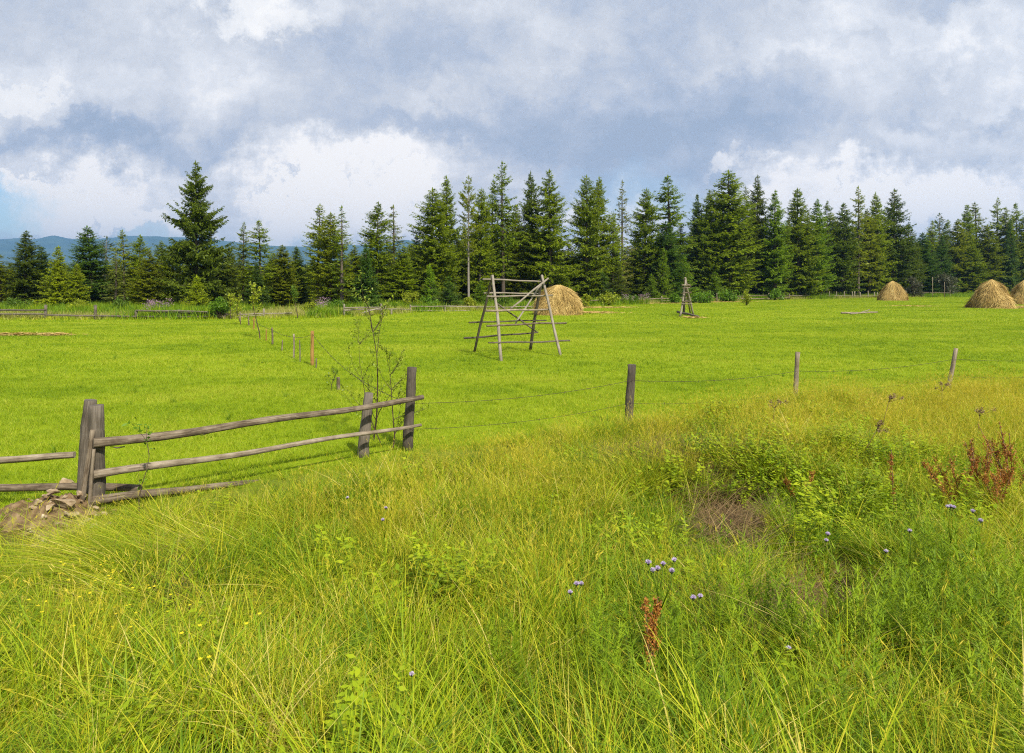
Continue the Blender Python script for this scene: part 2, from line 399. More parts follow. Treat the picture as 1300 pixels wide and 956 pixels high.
# ------------------------------------------------------------------ distant mountains
def build_mountains():
    rng = random.Random(4)
    D0 = 8000.0
    prof_px = [(-500, 330), (-250, 318), (-120, 300), (-40, 310), (0, 304), (25, 302), (40, 303), (70, 299), (95, 303), (130, 302), (170, 299), (220, 301), (262, 300), (300, 306),
               (340, 311), (380, 312), (420, 308), (460, 311), (490, 310), (515, 303), (540, 309), (580, 318), (640, 322), (700, 330), (800, 330), (900, 338), (1000, 342), (1150, 338), (1300, 334), (1500, 325), (1800, 335)]
    px = np.array([p[0] for p in prof_px]); py = np.array([p[1] for p in prof_px])
    nx, ny = 420, 46
    xs = np.linspace(-10400, 11200, nx); ts = np.linspace(0, 1, ny)
    V = np.zeros((ny, nx, 3))
    for j, t in enumerate(ts):
        y = 5000 + (D0 + 1800 - 5000) * t
        for i, x in enumerate(xs):
            crest_t = (D0 - 5000) / (D0 + 1800 - 5000)
            hc = (HZ - np.interp(650 + x / D0 * F, px, py)) / F * D0
            k = t / crest_t if t < crest_t else 1 - (t - crest_t) / (1 - crest_t) * 0.7
            nz = mnoise.fractal(Vector((x / 1000, y / 1000, 0.3)), 0.8, 2.1, 5)
            rid = 1 - abs(mnoise.noise(Vector((x / 660, y / 1800, 5.1))))
            z = hc * (k ** 1.25) + hc * 0.30 * (nz * 0.6 + (rid - 0.7) * 0.9) * k * (1 - 0.85 * max(0, 1 - abs(t - crest_t) / 0.22))
            z += 8 * mnoise.noise(Vector((x / 120, y / 120, 1))) * k
            V[j, i] = (x, y, z - 4 * (1 - k))
    i = (np.arange(ny - 1)[:, None] * nx + np.arange(nx - 1)[None]).ravel()
    Q = np.stack([i, i + 1, i + nx + 1, i + nx], -1)
    m = plain('mountain_forest', [(0.35, (0.03, 0.055, 0.02)), (0.55, (0.05, 0.085, 0.03)), (0.7, (0.10, 0.13, 0.045))], 0.006, 0.95, 0.0)
    me = mesh_np('mountains', V.reshape(-1, 3), Q, None, None, m)
    me.polygons.foreach_set('use_smooth', np.ones(len(me.polygons), bool))
    tag(link(bpy.data.objects.new('mountains', me)), kind='structure')
build_mountains()

# ------------------------------------------------------------------ conifers
def conifer(seed, H=18.0, Rm=3.0, z0f=0.08, gap=0.42, col=1.5, airy=0.1, dens=1.0, droop=0.3, lift=0.5, wob=0.25, spray=1.0, pine=False):
    rng = np.random.default_rng(seed); g = Geo(); tb = Tubes()
    lean = rng.normal(0, 0.006, 2) * H
    def axis(z):
        t = z / H
        return np.array([lean[0] * t * t + 0.06 * math.sin(3 * t + seed), lean[1] * t * t + 0.05 * math.sin(4 * t + 2 * seed), z])
    hs = np.linspace(0, H, 12)
    tb.tube([axis(z) for z in hs], [0.0105 * H * (1 - z / H) ** 0.8 + 0.012 for z in hs], 7, 0.08, seed)
    z0 = z0f * H; z = z0
    lob = rng.uniform(0.7, 1.2, 8)               # uneven outline round the trunk
    while z < H * 0.992:
        t = (z - z0) / (H - z0)
        prof = (1 - t ** col) * (0.85 + 0.15 * min(1, t * 4)) + 0.045
        gapz = gap * (0.42 + 0.42 * (1 - t)) * rng.uniform(0.6, 1.4)
        nb = rng.integers(7, 10) if t < 0.85 else rng.integers(5, 7)
        band = 1 + wob * math.sin(z * 1.9 + seed) * 0.5 + rng.normal(0, wob * 0.35)
        for b in range(nb):
            if rng.random() < airy: continue
            az = rng.uniform(0, 2 * math.pi)
            Lb = Rm * prof * band * lob[int(az / 6.2832 * 8) % 8] * rng.uniform(0.5, 1.2)
            Lb = min(Lb, Rm * prof * 1.15)
            Lb = max(Lb, 0.10 + 0.12 * (1 - t))
            a = -droop + (droop + lift) * t ** 1.2 + rng.normal(0, 0.08); bb = 0.18 + rng.normal(0, 0.05)
            d = np.array([math.cos(az), math.sin(az), 0])
            base = axis(min(z + rng.uniform(-0.35, 0.35), H))
            s = np.array([0, 0.35, 0.7, 1.0])
            pts = base + d * Lb * s[:, None] + np.array([0, 0, 1]) * (Lb * (a * s + bb * s * s * 0.8 - 0.1 * np.sin(3 * s)))[:, None]
            if Lb > 0.5: tb.tube(pts, [0.012 + 0.012 * Lb, 0.008 + 0.008 * Lb, 0.008, 0.004], 3, 0, 1, cap=False)
            m = int(8 + Lb * 16 * dens)
            s0 = 0.12 if not pine else 0.5
            sp = s0 + (1 - s0) * rng.random(m) ** 0.8
            cen = base + d * Lb * sp[:, None] + np.array([0, 0, 1]) * (Lb * (a * sp + bb * sp * sp * 0.8 - 0.1 * np.sin(3 * sp)))[:, None]
            side = rng.choice([-1, 1], m) * rng.uniform(0.35, 1.25, m)
            ta = az + side
            tl = (0.16 + 0.30 * Lb * (1.05 - sp) * rng.uniform(0.4, 1.2, m) + 0.10 * rng.random(m)) * spray
            tl = np.minimum(tl * 0.78, 0.7)
            dz = rng.normal(-0.25, 0.45, m) if not pine else rng.normal(0.15, 0.4, m)
            td = unit(np.stack([np.cos(ta), np.sin(ta), dz], -1))
            # flat spray
            w = tl * rng.uniform(0.18, 0.36, m)
            sidev = unit(np.cross(td, np.array([0, 0, 1.0])) + rng.normal(0, 0.6, (m, 3)))
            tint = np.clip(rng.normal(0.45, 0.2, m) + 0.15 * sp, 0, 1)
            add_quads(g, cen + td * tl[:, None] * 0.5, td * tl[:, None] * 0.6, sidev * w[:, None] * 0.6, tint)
            # hanging spray
            k = rng.random(m) < 0.75
            if k.any():
                cc = cen[k] + td[k] * tl[k][:, None] * rng.uniform(0.2, 0.9, (k.sum(), 1))
                hd = unit(td[k] * 0.7 + np.array([0, 0, -1.0]) * rng.uniform(0.2, 1.1, (k.sum(), 1)) + rng.normal(0, 0.25, (k.sum(), 3))) if not pine else unit(rng.normal(0, 1, (k.sum(), 3)))
                sv = unit(np.cross(hd, rng.normal(0, 1, (k.sum(), 3))))
                hl = tl[k] * rng.uniform(0.4, 0.8, k.sum())
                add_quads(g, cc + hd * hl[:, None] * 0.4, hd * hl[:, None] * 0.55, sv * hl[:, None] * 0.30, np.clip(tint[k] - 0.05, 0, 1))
        z += gapz
    # leader shoot
    top = axis(H)
    add_quads(g, np.array([top, top]), np.array([[0, 0, 0.4], [0, 0, 0.4]]), np.array([[0.09, 0, 0], [0, 0.09, 0]]), np.array([0.5, 0.5]))
    return g, tb

PROTO = {}
def make_proto(kind, seeds, mat_bark='bark', **kw):
    PROTO[kind] = []
    for sd in seeds:
        g, tb = conifer(sd, **kw)
        PROTO[kind].append((g.mesh('crown', M['needles']), tb.mesh('trunk', M[mat_bark]), kw.get('H', 18.0), kw.get('Rm', 3.0)))
make_proto('full', (1, 2, 3, 4, 5, 6), H=18, Rm=2.5, col=2.5, airy=0.05, dens=1.15, z0f=0.05)
make_proto('column', (11, 12, 13, 14), H=18, Rm=2.0, col=3.6, airy=0.10, dens=1.1, z0f=0.10, lift=0.7)
make_proto('airy', (21, 22, 23, 24), H=17, Rm=1.9, col=2.6, airy=0.28, dens=0.9, z0f=0.22, gap=0.55, wob=0.5)
make_proto('skeletal', (31, 32), 'bark', H=16, Rm=1.5, col=1.6, airy=0.40, dens=0.55, z0f=0.2, gap=0.62, wob=0.5, droop=0.2)
make_proto('cone', (41, 42, 43), H=11, Rm=2.6, col=1.0, airy=0.0, dens=1.2, z0f=0.02, gap=0.34, droop=0.15)
make_proto('tuft', (51, 52), 'bark_pale', H=16, Rm=1.9, col=3.5, airy=0.25, dens=1.0, z0f=0.45, gap=0.5, wob=0.5, pine=True, lift=0.6)
make_proto('small', (61, 62, 63), H=5.0, Rm=1.5, col=1.0, airy=0.0, dens=1.3, z0f=0.02, gap=0.22, droop=0.1, spray=0.7)
make_proto('giant', (71,), H=16, Rm=3.7, col=1.9, airy=0.02, dens=1.5, z0f=0.04, gap=0.44, wob=0.55, droop=0.25)

# needle colours (albedo)
DK = (0.130, 0.180, 0.012); BL = (0.100, 0.175, 0.020); MD = (0.220, 0.285, 0.011); OL = (0.250, 0.310, 0.012); YL = (0.35, 0.43, 0.012); GR = (0.24, 0.26, 0.05); BR = (0.195, 0.300, 0.013)

def edge_d(px):
    return float(np.interp(px, [-50, 60, 250, 300, 450, 560, 700, 800, 850, 950, 1100, 1160, 1230, 1350], [66, 66, 66, 69, 70, 80, 92, 104, 112, 126, 146, 160, 185, 195]))

trng = random.Random(77)
counts = {}
def plant_tree(px, top, hw, kind, col, label, dd=0.0, group=None, name='spruce_tree'):
    d = edge_d(px) + dd
    x = (px - 650) / F * d; z0 = gz(x, d)
    H = CAMZ - (top - HZ) / F * d - z0
    pr = PROTO[kind]; k = counts.get(kind, 0); counts[kind] = k + 1
    cm, tm, h0, r0 = pr[k % len(pr)]
    o = thing(name, (x, d, z0), label, 'tree', group or 'conifers along the forest edge')
    r = hw / F * d
    sx = r / (r0 * 0.75)
    o.scale = (sx, sx * trng.uniform(0.9, 1.1), H / h0)
    o.rotation_euler.z = trng.uniform(0, 6.28)
    c = link(bpy.data.objects.new('crown', cm), o)
    j0 = trng.uniform(0.85, 1.12); j = [j0 * trng.uniform(0.95, 1.05) for _ in range(3)]
    c.color = (col[0] * j[0], col[1] * j[1], col[2] * j[2], 1)
    link(bpy.data.objects.new('trunk', tm), o)
    return o

TREES = [
 (1, 322, 15, 'airy', OL, 'thin olive conifer half cut off by the left edge of the photo', 2),
 (33, 294, 21, 'full', DK, 'dark spruce with a sharp top in front of the blue ridge, farthest left full tree', 3),
 (53, 314, 19, 'full', BL, 'low dense dark spruce squeezed between a sharp-topped spruce and a yellow-green one', 6),
 (74, 314, 24, 'cone', YL, 'bright yellow-green young spruce just behind the left log fence', -1.5),
 (97, 336, 19, 'cone', YL, 'shorter yellow-green young spruce touching the right side of the brighter one', -1),
 (115, 288, 26, 'full', BL, 'broad blue-green spruce with pointed top, third dark tree from the left edge', 3),
 (134, 301, 11, 'tuft', DK, 'thin pine with a small dark tufted top right of the broad blue-green spruce', 9),
 (147, 322, 14, 'skeletal', GR, 'short grey leaning half-bare conifer beside the broad blue-green spruce', 0),
 (158, 293, 13, 'airy', OL, 'thin airy spruce over the leaning half-bare tree, olive crown', 3),
 (177, 299, 14, 'column', OL, 'slim olive spruce in the middle of the low olive stand left of the giant spruce', 4),
 (190, 318, 17, 'full', OL, 'short olive spruce in front of the low stand left of the giant spruce', 1),
 (205, 306, 15, 'full', MD, 'medium green spruce second to the left of the giant spruce', 6),
 (219, 312, 15, 'column', OL, 'olive spruce touching the left flank of the giant spruce', 5),
 (249, 207, 36, 'giant', DK, 'giant dark spruce rising alone far above its neighbours on the left', 2),
 (276, 330, 22, 'full', DK, 'dark low spruce tucked against the right foot of the giant spruce', 4),
 (292, 314, 13, 'full', MD, 'plain green short spruce first to the right of the giant spruce', 6),
 (309, 283, 13, 'airy', MD, 'left of two thin pointed spruces standing in front of the mountains', 3),
 (331, 281, 18, 'airy', OL, 'right of two thin pointed spruces before the mountains, with flat tiered branches', 1),
 (327, 335, 19, 'cone', BL, 'small dark blue-green fir at the foot of the flat-tiered thin spruce', -3),
 (347, 322, 16, 'full', OL, 'low olive spruce right of the two thin pointed spruces', 5),
 (363, 312, 15, 'column', OL, 'yellowish olive slim spruce left of a dark low one before the ridge', 3),
 (379, 313, 14, 'full', DK, 'dark low spruce just left of the first tall cluster right of the ridge gap', 7),
 (404, 260, 19, 'airy', MD, 'tall loose spruce, left one of the cluster of three by the ridge gap', 4),
 (420, 271, 18, 'column', OL, 'middle olive spruce of the cluster of three by the ridge gap', 2),
 (435, 263, 17, 'skeletal', MD, 'bare-branched spruce with a visible dark trunk, right one of the cluster of three', -1),
 (450, 312, 18, 'full', OL, 'low olive spruce filling the foot of the bare-branched spruce', 4),
 (464, 311, 20, 'cone', BL, 'deep blue-green fir before the narrow olive pair', 1),
 (479, 258, 19, 'column', OL, 'narrow olive spruce, left one of a pair whose right one is half bare', 3),
 (499, 262, 17, 'skeletal', GR, 'half-bare greyish spruce letting cloud show through, right one of its pair', 4),
 (513, 312, 19, 'full', OL, 'low brownish olive spruce below the half-bare greyish one', 2),
 (529, 298, 14, 'full', DK, 'dark short spruce left of the two tall full spruces', 8),
 (548, 240, 24, 'column', MD, 'left of two tall full spruces that grow into each other, slightly shorter', 2),
 (567, 225, 20, 'full', MD, 'right of two tall full spruces that grow into each other, taller', 4),
 (595, 225, 13, 'tuft', OL, 'slender pine with a long bare pale trunk and tufted top', 1),
 (610, 240, 16, 'column', OL, 'olive spruce between the bare-trunked pine and the airy tallest spruce', 4),
 (624, 230, 14, 'airy', MD, 'loose spruce touching the left side of the tallest airy spruce', 6),
 (638, 207, 21, 'airy', MD, 'tallest airy spruce above the hay rack with layered see-through top', 4),
 (655, 262, 17, 'full', OL, 'lower olive spruce on the right flank of the tallest airy spruce', 7),
 (676, 219, 20, 'full', DK, 'dark tall spruce touching the left of the bright full one behind the haystack', 5),
 (698, 217, 28, 'full', MD, 'bright full tall spruce right behind the domed haystack', 0),
 (722, 310, 18, 'full', MD, 'low spruce filling the gap right of the bright full one behind the haystack', 6),
 (744, 224, 20, 'column', MD, 'dense round-topped spruce, left stem of the twin tops right of the domed haystack', 1),
 (758, 226, 18, 'column', MD, 'looser round-topped spruce, right stem of the twin tops right of the domed haystack', 3),
 (789, 231, 14, 'skeletal', GR, 'thin grey-olive spire spruce with blue sky showing through its top', 2),
 (778, 272, 14, 'column', OL, 'short olive column spruce leaning on the thin grey-olive spire', 1),
 (803, 322, 18, 'full', DK, 'low dark spruce right of the thin grey-olive spire', 5),
 (819, 240, 18, 'column', MD, 'clumpy medium spruce left of the broad rounded airy one behind the small rack', 3),
 (851, 224, 26, 'airy', MD, 'broad rounded airy spruce rising behind the small hay rack', 4),
 (846, 282, 24, 'full', BL, 'dark blue-green spruce standing before the broad rounded airy one', -2),
 (885, 248, 14, 'full', DK, 'dark narrow spruce left of the great wide dark group', 8),
 (903, 243, 22, 'full', MD, 'medium spruce forming the left shoulder of the great wide dark tree', 3),
 (926, 218, 31, 'column', MD, 'great wide dark spruce, highest top right of the small hay rack', 1),
 (948, 238, 13, 'airy', DK, 'thin dark spruce wedged between the great wide tree and a sharp spire', 7),
 (962, 224, 17, 'full', DK, 'sharp dark spire right of the great wide dark spruce', 6),
 (983, 243, 23, 'full', BR, 'fresh green full spruce with drooping skirts, right of the sharp dark spire', 0),
 (1014, 241, 23, 'full', MD, 'tiered spruce with a club-like top, right of the fresh green full one', 1),
 (1037, 254, 18, 'full', BR, 'fresh green spruce with skirts to the ground, left of a thin dark one', 0),
 (1049, 256, 13, 'airy', DK, 'thin dark ragged spruce peeping over the last fresh green one', 6),
 (1071, 259, 18, 'full', DK, 'dark spruce left of the airy one above the pale stakes', 3),
 (1090, 238, 16, 'airy', OL, 'airy see-through spruce in the dark stand left of the conical haystack', 4),
 (1103, 266, 15, 'column', OL, 'short olive spruce between the airy one and the twin dark tops', 5),
 (1115, 245, 17, 'full', MD, 'left of twin dark tops above the conical haystack', 4),
 (1135, 241, 20, 'full', DK, 'right of twin dark tops above the conical haystack, dense and pointed', 2),
 (1153, 283, 16, 'full', DK, 'dark shoulder spruce stepping down to the low forest right of the twin tops', 1),
 (1172, 296, 16, 'full', BL, 'low blue-dark spruce, first of the low forest right of the twin tops', 0),
 (1182, 281, 10, 'airy', OL, 'small thin spruce top poking out of the low right forest', 8),
 (1193, 272, 10, 'tuft', DK, 'pine with a flat dark tuft poking above the low right forest', 5),
 (1196, 300, 18, 'cone', BL, 'dark tiered fir before the low right forest', -4),
 (1202, 280, 10, 'airy', MD, 'thin spruce just right of the pine with the flat tuft', 9),
 (1216, 279, 18, 'full', OL, 'olive round-topped spruce left of the two thin tops over the right haystack', 2),
 (1228, 261, 14, 'full', MD, 'left of two thin pointed tops over the right haystack', 5),
 (1240, 258, 15, 'airy', MD, 'right of two thin pointed tops over the right haystack', 4),
 (1254, 286, 18, 'full', OL, 'broad olive spruce directly above the right haystack', 0),
 (1266, 252, 13, 'airy', MD, 'highest ragged thin top at the far right', 5),
 (1277, 264, 14, 'full', MD, 'green spruce touching the highest ragged top at the far right', 3),
 (1283, 282, 15, 'cone', BL, 'dark blue-green fir at the far right beneath ragged tops', 0),
 (1292, 259, 13, 'airy', MD, 'loose ragged spruce second from the right edge of the photo', 4),
 (1301, 274, 16, 'full', OL, 'olive spruce cut by the right edge of the photo', 1),
 (1232, 312, 17, 'full', OL, 'low olive spruce in the front of the right forest above the haystack top', -4),
 # young trees in front
 (250, 352, 17, 'small', YL, 'small yellowish spruce at the foot of the giant spruce', -5),
 (570, 352, 17, 'small', BL, 'small dark fir behind the rail fence left of the hay rack', -6),
 (545, 338, 15, 'small', BR, 'young fresh green fir left of the small dark fir', -3),
 (610, 357, 14, 'small', BR, 'small dense bright fir seen just left of the hay rack top', -7),
 (827, 349, 11, 'small', BR, 'young bright fir left of the small hay rack', -4),
 (843, 318, 17, 'small', BR, 'young tiered blue-green fir behind the small hay rack on its left', -4.5),
 (868, 326, 16, 'small', BR, 'young tiered fir directly behind the small hay rack', -3),
 (908, 346, 15, 'small', BR, 'young green fir right of the small hay rack', -3),
 (765, 346, 16, 'small', BL, 'low dark fir at the foot of the twin round-topped spruces', -3),
 (785, 335, 15, 'small', DK, 'low dark fir at the foot of the thin grey-olive spire', -2),
 (720, 352, 13, 'small', MD, 'low green fir just right of the domed haystack', -3),
]
for t in TREES:
    nm = {'tuft': 'pine_tree', 'cone': 'young_spruce', 'small': 'young_fir'}.get(t[3], 'spruce_tree')
    plant_tree(t[0], t[1], t[2], t[3], t[4], t[5], t[6], name=nm)

# the second row, seen only in the gaps
frng = random.Random(5)
px = -12
while px < 1318:
    low = float(np.interp(px, [0, 240, 400, 520, 600, 700, 720, 800, 900, 1100, 1160, 1300], [334, 328, 322, 304, 278, 278, 312, 300, 262, 270, 294, 290]))
    plant_tree(px, low + frng.uniform(0, 22), frng.uniform(13, 20), frng.choice(['full', 'full', 'column', 'full']), frng.choice([DK, MD, OL, MD, DK]),
               'conifer standing behind the front row, seen only in the gaps between nearer trees', frng.uniform(9, 22), group='conifers in the second row of the forest')
    px += frng.uniform(11, 16)

px = -20
while px < 1325:
    low = float(np.interp(px, [0, 240, 400, 520, 600, 700, 720, 800, 900, 1100, 1160, 1300], [338, 332, 332, 322, 310, 310, 332, 330, 300, 305, 318, 315]))
    plant_tree(px, low + frng.uniform(0, 12), frng.uniform(17, 24), 'full', frng.choice([DK, MD, DK]),
               'conifer deep in the forest, only dark green scraps of it seen low between the trunks', frng.uniform(24, 34), group='conifers deep in the forest')
    px += frng.uniform(14, 18)

# ------------------------------------------------------------------ broadleaf bushes
def bush_mesh(seed, Rr, Hh, n, leaf, upright=0.0):
    rng = np.random.default_rng(seed); g = Geo(); tb = Tubes()
    k = 14
    lobes = []
    for i in range(k):
        a = rng.uniform(0, 6.28); r = Rr * rng.uniform(0, 0.7); z = Hh * rng.uniform(0.2, 0.85) * (1 - 0.35 * r / Rr)
        lobes.append((r * math.cos(a), r * math.sin(a), z, Rr * rng.uniform(0.25, 0.45)))
        tb.tube([(0.1 * math.cos(a), 0.1 * math.sin(a), -0.02), (r * 0.5 * math.cos(a), r * 0.5 * math.sin(a), z * 0.55), (r * math.cos(a), r * math.sin(a), z)], [0.03 * Rr, 0.02 * Rr, 0.008 * Rr], 5, 0, i)
    lobes = np.array(lobes)
    idx = rng.integers(0, k, n); l = lobes[idx]
    dirs = unit(rng.normal(0, 1, (n, 3)))
    c = l[:, :3] + dirs * (l[:, 3] * rng.uniform(0.2, 1.15, n) ** 0.7)[:, None] * np.array([1, 1, 0.8 + upright])
    c[:, 2] = np.maximum(c[:, 2], 0.03)
    a = unit(rng.normal(0, 1, (n, 3)) + dirs * 0.6 + np.array([0, 0, upright])); b = unit(np.cross(a, rng.normal(0, 1, (n, 3))))
    s = leaf * rng.uniform(0.5, 1.2, n)
    add_quads(g, c, a * s[:, None], b * s[:, None] * 0.5, np.clip(rng.normal(0.5, 0.22, n), 0, 1))
    return g.mesh('foliage', M['leaves']), tb.mesh('stems', M['twig'])

def bush(name, px, base, d, hw, top, col, label, seed, n=1300, upright=0.2, cat='bush', group='bushes along the forest edge'):
    x = (px - 650) / F * d; z0 = gz(x, d)
    Rr = hw / F * d; Hh = CAMZ - (top - HZ) / F * d - z0
    o = thing(name, (x, d, z0), label, cat, group)
    fm, sm = bush_mesh(seed, Rr, Hh, n, 0.0011 * d * 1.6, upright)
    f = link(bpy.data.objects.new('foliage', fm), o); f.color = (*col, 1)
    link(bpy.data.objects.new('stems', sm), o)
    return o

LG = (0.13, 0.245, 0.014); LY = (0.29, 0.34, 0.02); LM = (0.11, 0.19, 0.016)
bush('bush', 279, 405, 55.2, 14, 370, LG, 'rounded fresh green bush growing on the left log fence below the giant spruce', 1, 2200)
bush('bush', 253, 395, 62, 15, 356, LY, 'yellowish bush below the giant spruce behind the log fence', 2)
bush('bush', 427, 395, 66, 22, 381, LG, 'low wide green bush behind the fence below the cluster of three spruces', 3)
bush('bush', 522, 395, 72, 16, 366, LY, 'yellow-green bush below the low brownish olive spruce', 4)
bush('bush', 545, 395, 72, 14, 374, LG, 'light green bush just left of the small dark fir', 5)
bush('bush', 742, 388, 84, 9, 370, LY, 'small round yellow-green bush right of the domed haystack', 6)
bush('bush', 772, 386, 90, 16, 368, LY, 'wide yellow-green bush second to the right of the domed haystack', 7)
bush('bush', 800, 386, 96, 13, 374, LM, 'dull green bush left of the young bright fir', 8)
bush('bush', 890, 384, 104, 18, 371, LG, 'low green bush right of the small hay rack by the rail fence', 9)
bush('bush', 925, 384, 112, 16, 368, LG, 'green bush below the great wide dark spruce', 10)
bush('shrub', 947, 389, 88, 9, 366, LY, 'lone yellow-brown young shrub standing in the field before the far fence', 11, 500, 0.6, group='lone shrubs in the field')
bush('bush', 1160, 372, 150, 12, 345, (0.10, 0.10, 0.055), 'grey-brown dry bush at the forest foot right of the conical haystack', 12)
bush('bush', 1200, 370, 160, 16, 340, (0.09, 0.095, 0.045), 'wide greyish dry bush at the forest foot left of the right haystack', 13)
bush('bush', 640, 392, 76, 14, 374, LM, 'dull green bush behind the rails of the large hay rack', 14)
bush('bush', 480, 396, 66, 14, 376, LM, 'dull green bush behind the fence below the narrow olive spruce', 15)
bush('bush', 150, 396, 60, 16, 378, LM, 'dull green bush behind the left log fence under the leaning half-bare tree', 16)
bush('bush', 392, 396, 63, 12, 378, LY, 'yellow-green bush behind the fence left of the low wide green bush', 18)
bush('bush', 597, 393, 74, 10, 373, LY, 'small yellow-green bush beside the bare-trunked pine', 19)
bush('bush', 858, 385, 101, 12, 371, LG, 'small fresh bush behind the small hay rack on its left', 20)
bush('bush', 984, 382, 122, 13, 368, LG, 'low fresh bush at the foot of the fresh green full spruce', 21)
bush('bush', 100, 396, 60, 15, 381, LY, 'low yellow-green bush below the shorter yellow-green young spruce', 22)
bush('bush', 20, 396, 60, 20, 374, LM, 'green bush behind the left log fence near the left edge', 17)

# ------------------------------------------------------------------ fence saplings
def sapling_meshes(seed, H, spread, nb, leaves, leaf, r0=0.012, low=0.15):
    rng = np.random.default_rng(seed); tb = Tubes(); g = Geo(); tips = []
    def branch(p, d, ln, r, lev):
        pts = [np.array(p)]; dd = np.array(d, float)
        k = 6
        for i in range(k):
            dd = unit(dd + rng.normal(0, 0.13, 3) + np.array([0, 0, 0.05]))
            pts.append(pts[-1] + dd * ln / k)
        tb.tube(pts, list(np.linspace(r, r * 0.25, k + 1)), 5 if lev < 2 else 3, 0, int(rng.integers(1e6)), cap=False)
        if lev > 0:
            for i in range(1, k + 1): tips.append((pts[i], lev))
        if lev < 2:
            n = nb if lev == 0 else 3
            for b in range(n):
                j = rng.integers(1 if lev else max(1, int(k * low)), k + 1); az = rng.uniform(0, 6.28)
                out = np.array([math.cos(az), math.sin(az), 0.0])
                branch(pts[j], unit(out * spread + dd * 0.9), ln * rng.uniform(0.28, 0.5) * (1.15 - 0.5 * j / k), r * 0.45, lev + 1)
    branch((0, 0, -0.03), (rng.normal(0, 0.06), rng.normal(0, 0.06), 1), H, r0, 0)
    P = np.array([t[0] for t in tips])
    idx = rng.integers(0, len(P), leaves)
    c = P[idx] + rng.normal(0, leaf * 1.3, (leaves, 3))
    a = unit(rng.normal(0, 1, (leaves, 3))); b = unit(np.cross(a, rng.normal(0, 1, (leaves, 3))))
    s = 1.5 * leaf * rng.uniform(0.5, 1.1, leaves)
    add_quads(g, c, a * s[:, None], b * s[:, None] * 0.55, np.clip(rng.normal(0.55, 0.22, leaves), 0, 1))
    return tb, g

def sapling(px, d, top, seed, label, leaves, leaf, spread=0.6, nb=7, r0=0.012, col=(0.26, 0.33, 0.03), low=0.15, H=None):
    x = (px - 650) / F * d; z0 = gz(x, d)
    H = H or CAMZ - (top - HZ) / F * d - z0
    o = thing('sapling', (x, d, z0), label, 'sapling', 'young trees along the fences')
    tb, g = sapling_meshes(seed, H, spread, nb, leaves, leaf, r0, low)
    tb.build('stem', M['twig'], o)
    f = g.build('foliage', M['leaves'], o); f.color = (*col, 1)
    return o
sapling(474, 11.9, 384, 3, 'tall thin sparse sapling rising behind the short leaning post of the rail fence', 420, 0.022, 0.55, 8, 0.017, low=0.2)
sapling(484, 11.7, 430, 8, 'low twiggy sapling beside the tall thin one at the rail fence', 600, 0.018, 0.9, 9, 0.010)
sapling(499, 11.3, 455, 12, 'bushy small sapling between the short leaning post and the tall end post', 700, 0.017, 0.9, 10, 0.013)
sapling(330, 34, 373, 21, 'thin sapling with a leafy tip on the dividing fence line across the field', 420, 0.05, 0.35, 8, 0.035, col=LY, low=0.55)
sapling(306, 46, 380, 22, 'small leafy sapling farthest along the dividing fence line', 350, 0.055, 0.5, 8, 0.035, col=LY, low=0.2)
sapling(378, 56, 372, 23, 'thin dark sapling standing before the far low rail right of the two pointed spruces', 350, 0.06, 0.45, 7, 0.045, col=LM, low=0.5)
sapling(293, 55, 373, 24, 'light green sapling just right of the rounded bush on the log fence', 420, 0.06, 0.5, 8, 0.04, col=LY, low=0.2)
sapling(421, 17.4, 468, 25, 'tiny dark leafy seedling left of the grey stump on the dividing fence', 90, 0.022, 0.5, 6, 0.010, col=LM, low=0.2)
sapling(176, 7.9, 560, 26, 'thin leafy weed stem growing up through the rail fence near the double post', 60, 0.022, 0.25, 4, 0.008, col=LG, low=0.3)

# ------------------------------------------------------------------ rail fence by the road
def ground_at(px, d):
    x = (px - 650) / F * d
    return Vector((x, d, gz(x, d) - 0.05))

rf_loc = ground_at(118, 8.3)
rf = thing('rail_fence', rf_loc, 'weathered grey rail fence with a thick double post in the near left', 'fence')
dA = 8.3; dD = 11.2
pole('post', ground_at(106, dA + 0.05), at(115, 508, dA + 0.05), 0.085, 0.078, M['wood_dark'], rf, 1, 10, 0.01, 0.12)
pole('post', ground_at(122, dA - 0.12), at(122, 514, dA - 0.12), 0.092, 0.080, M['wood_dark'], rf, 2, 10, 0.008, 0.12)
pole('post', ground_at(461, 10.75), at(469, 499, 10.75), 0.095, 0.070, M['wood_dark'], rf, 3, 10, 0.02, 0.12)
pole('post', ground_at(517, dD), at(523, 466, dD), 0.088, 0.078, M['wood_dark'], rf, 4, 10, 0.008, 0.12)
xl = -9.4
pole('post', (xl, 8.0, gz(xl, 8.0) - 0.05), (xl, 8.0, gz(xl, 8) + 1.25), 0.09, 0.08, M['wood_dark'], rf, 5, 10)
pole('rail', at(119, 563, dA - 0.26), at(536, 505, dD - 0.14), 0.056, 0.040, M['wood_grey'], rf, 11, 10, 0.010, 0.09, 0.03, 14)
pole('rail', at(119, 604, dA - 0.26), at(534, 539, dD - 0.14), 0.050, 0.026, M['wood_grey'], rf, 12, 10, 0.010, 0.09, 0.02, 14)
pole('rail', at(113, 636, dA - 0.28), at(330, 612, 9.5), 0.058, 0.038, M['wood_grey'], rf, 13, 10, 0.010, 0.09, 0.0, 12)
pole('rail', at(180, 619, dA + 0.30), at(-190, 620, 8.1), 0.046, 0.050, M['wood_grey'], rf, 14, 10, 0.006, 0.09, 0.0, 12)
pole('rail', at(95, 578, dA + 0.18), at(-190, 590, 8.1), 0.040, 0.048, M['wood_grey'], rf, 15, 10, 0.006, 0.09, 0.0, 12)
pole('brace', at(104, 640, dA - 0.25), at(118, 546, dA - 0.22), 0.035, 0.028, M['wood_grey'], rf, 16, 8, 0.01, 0.1)
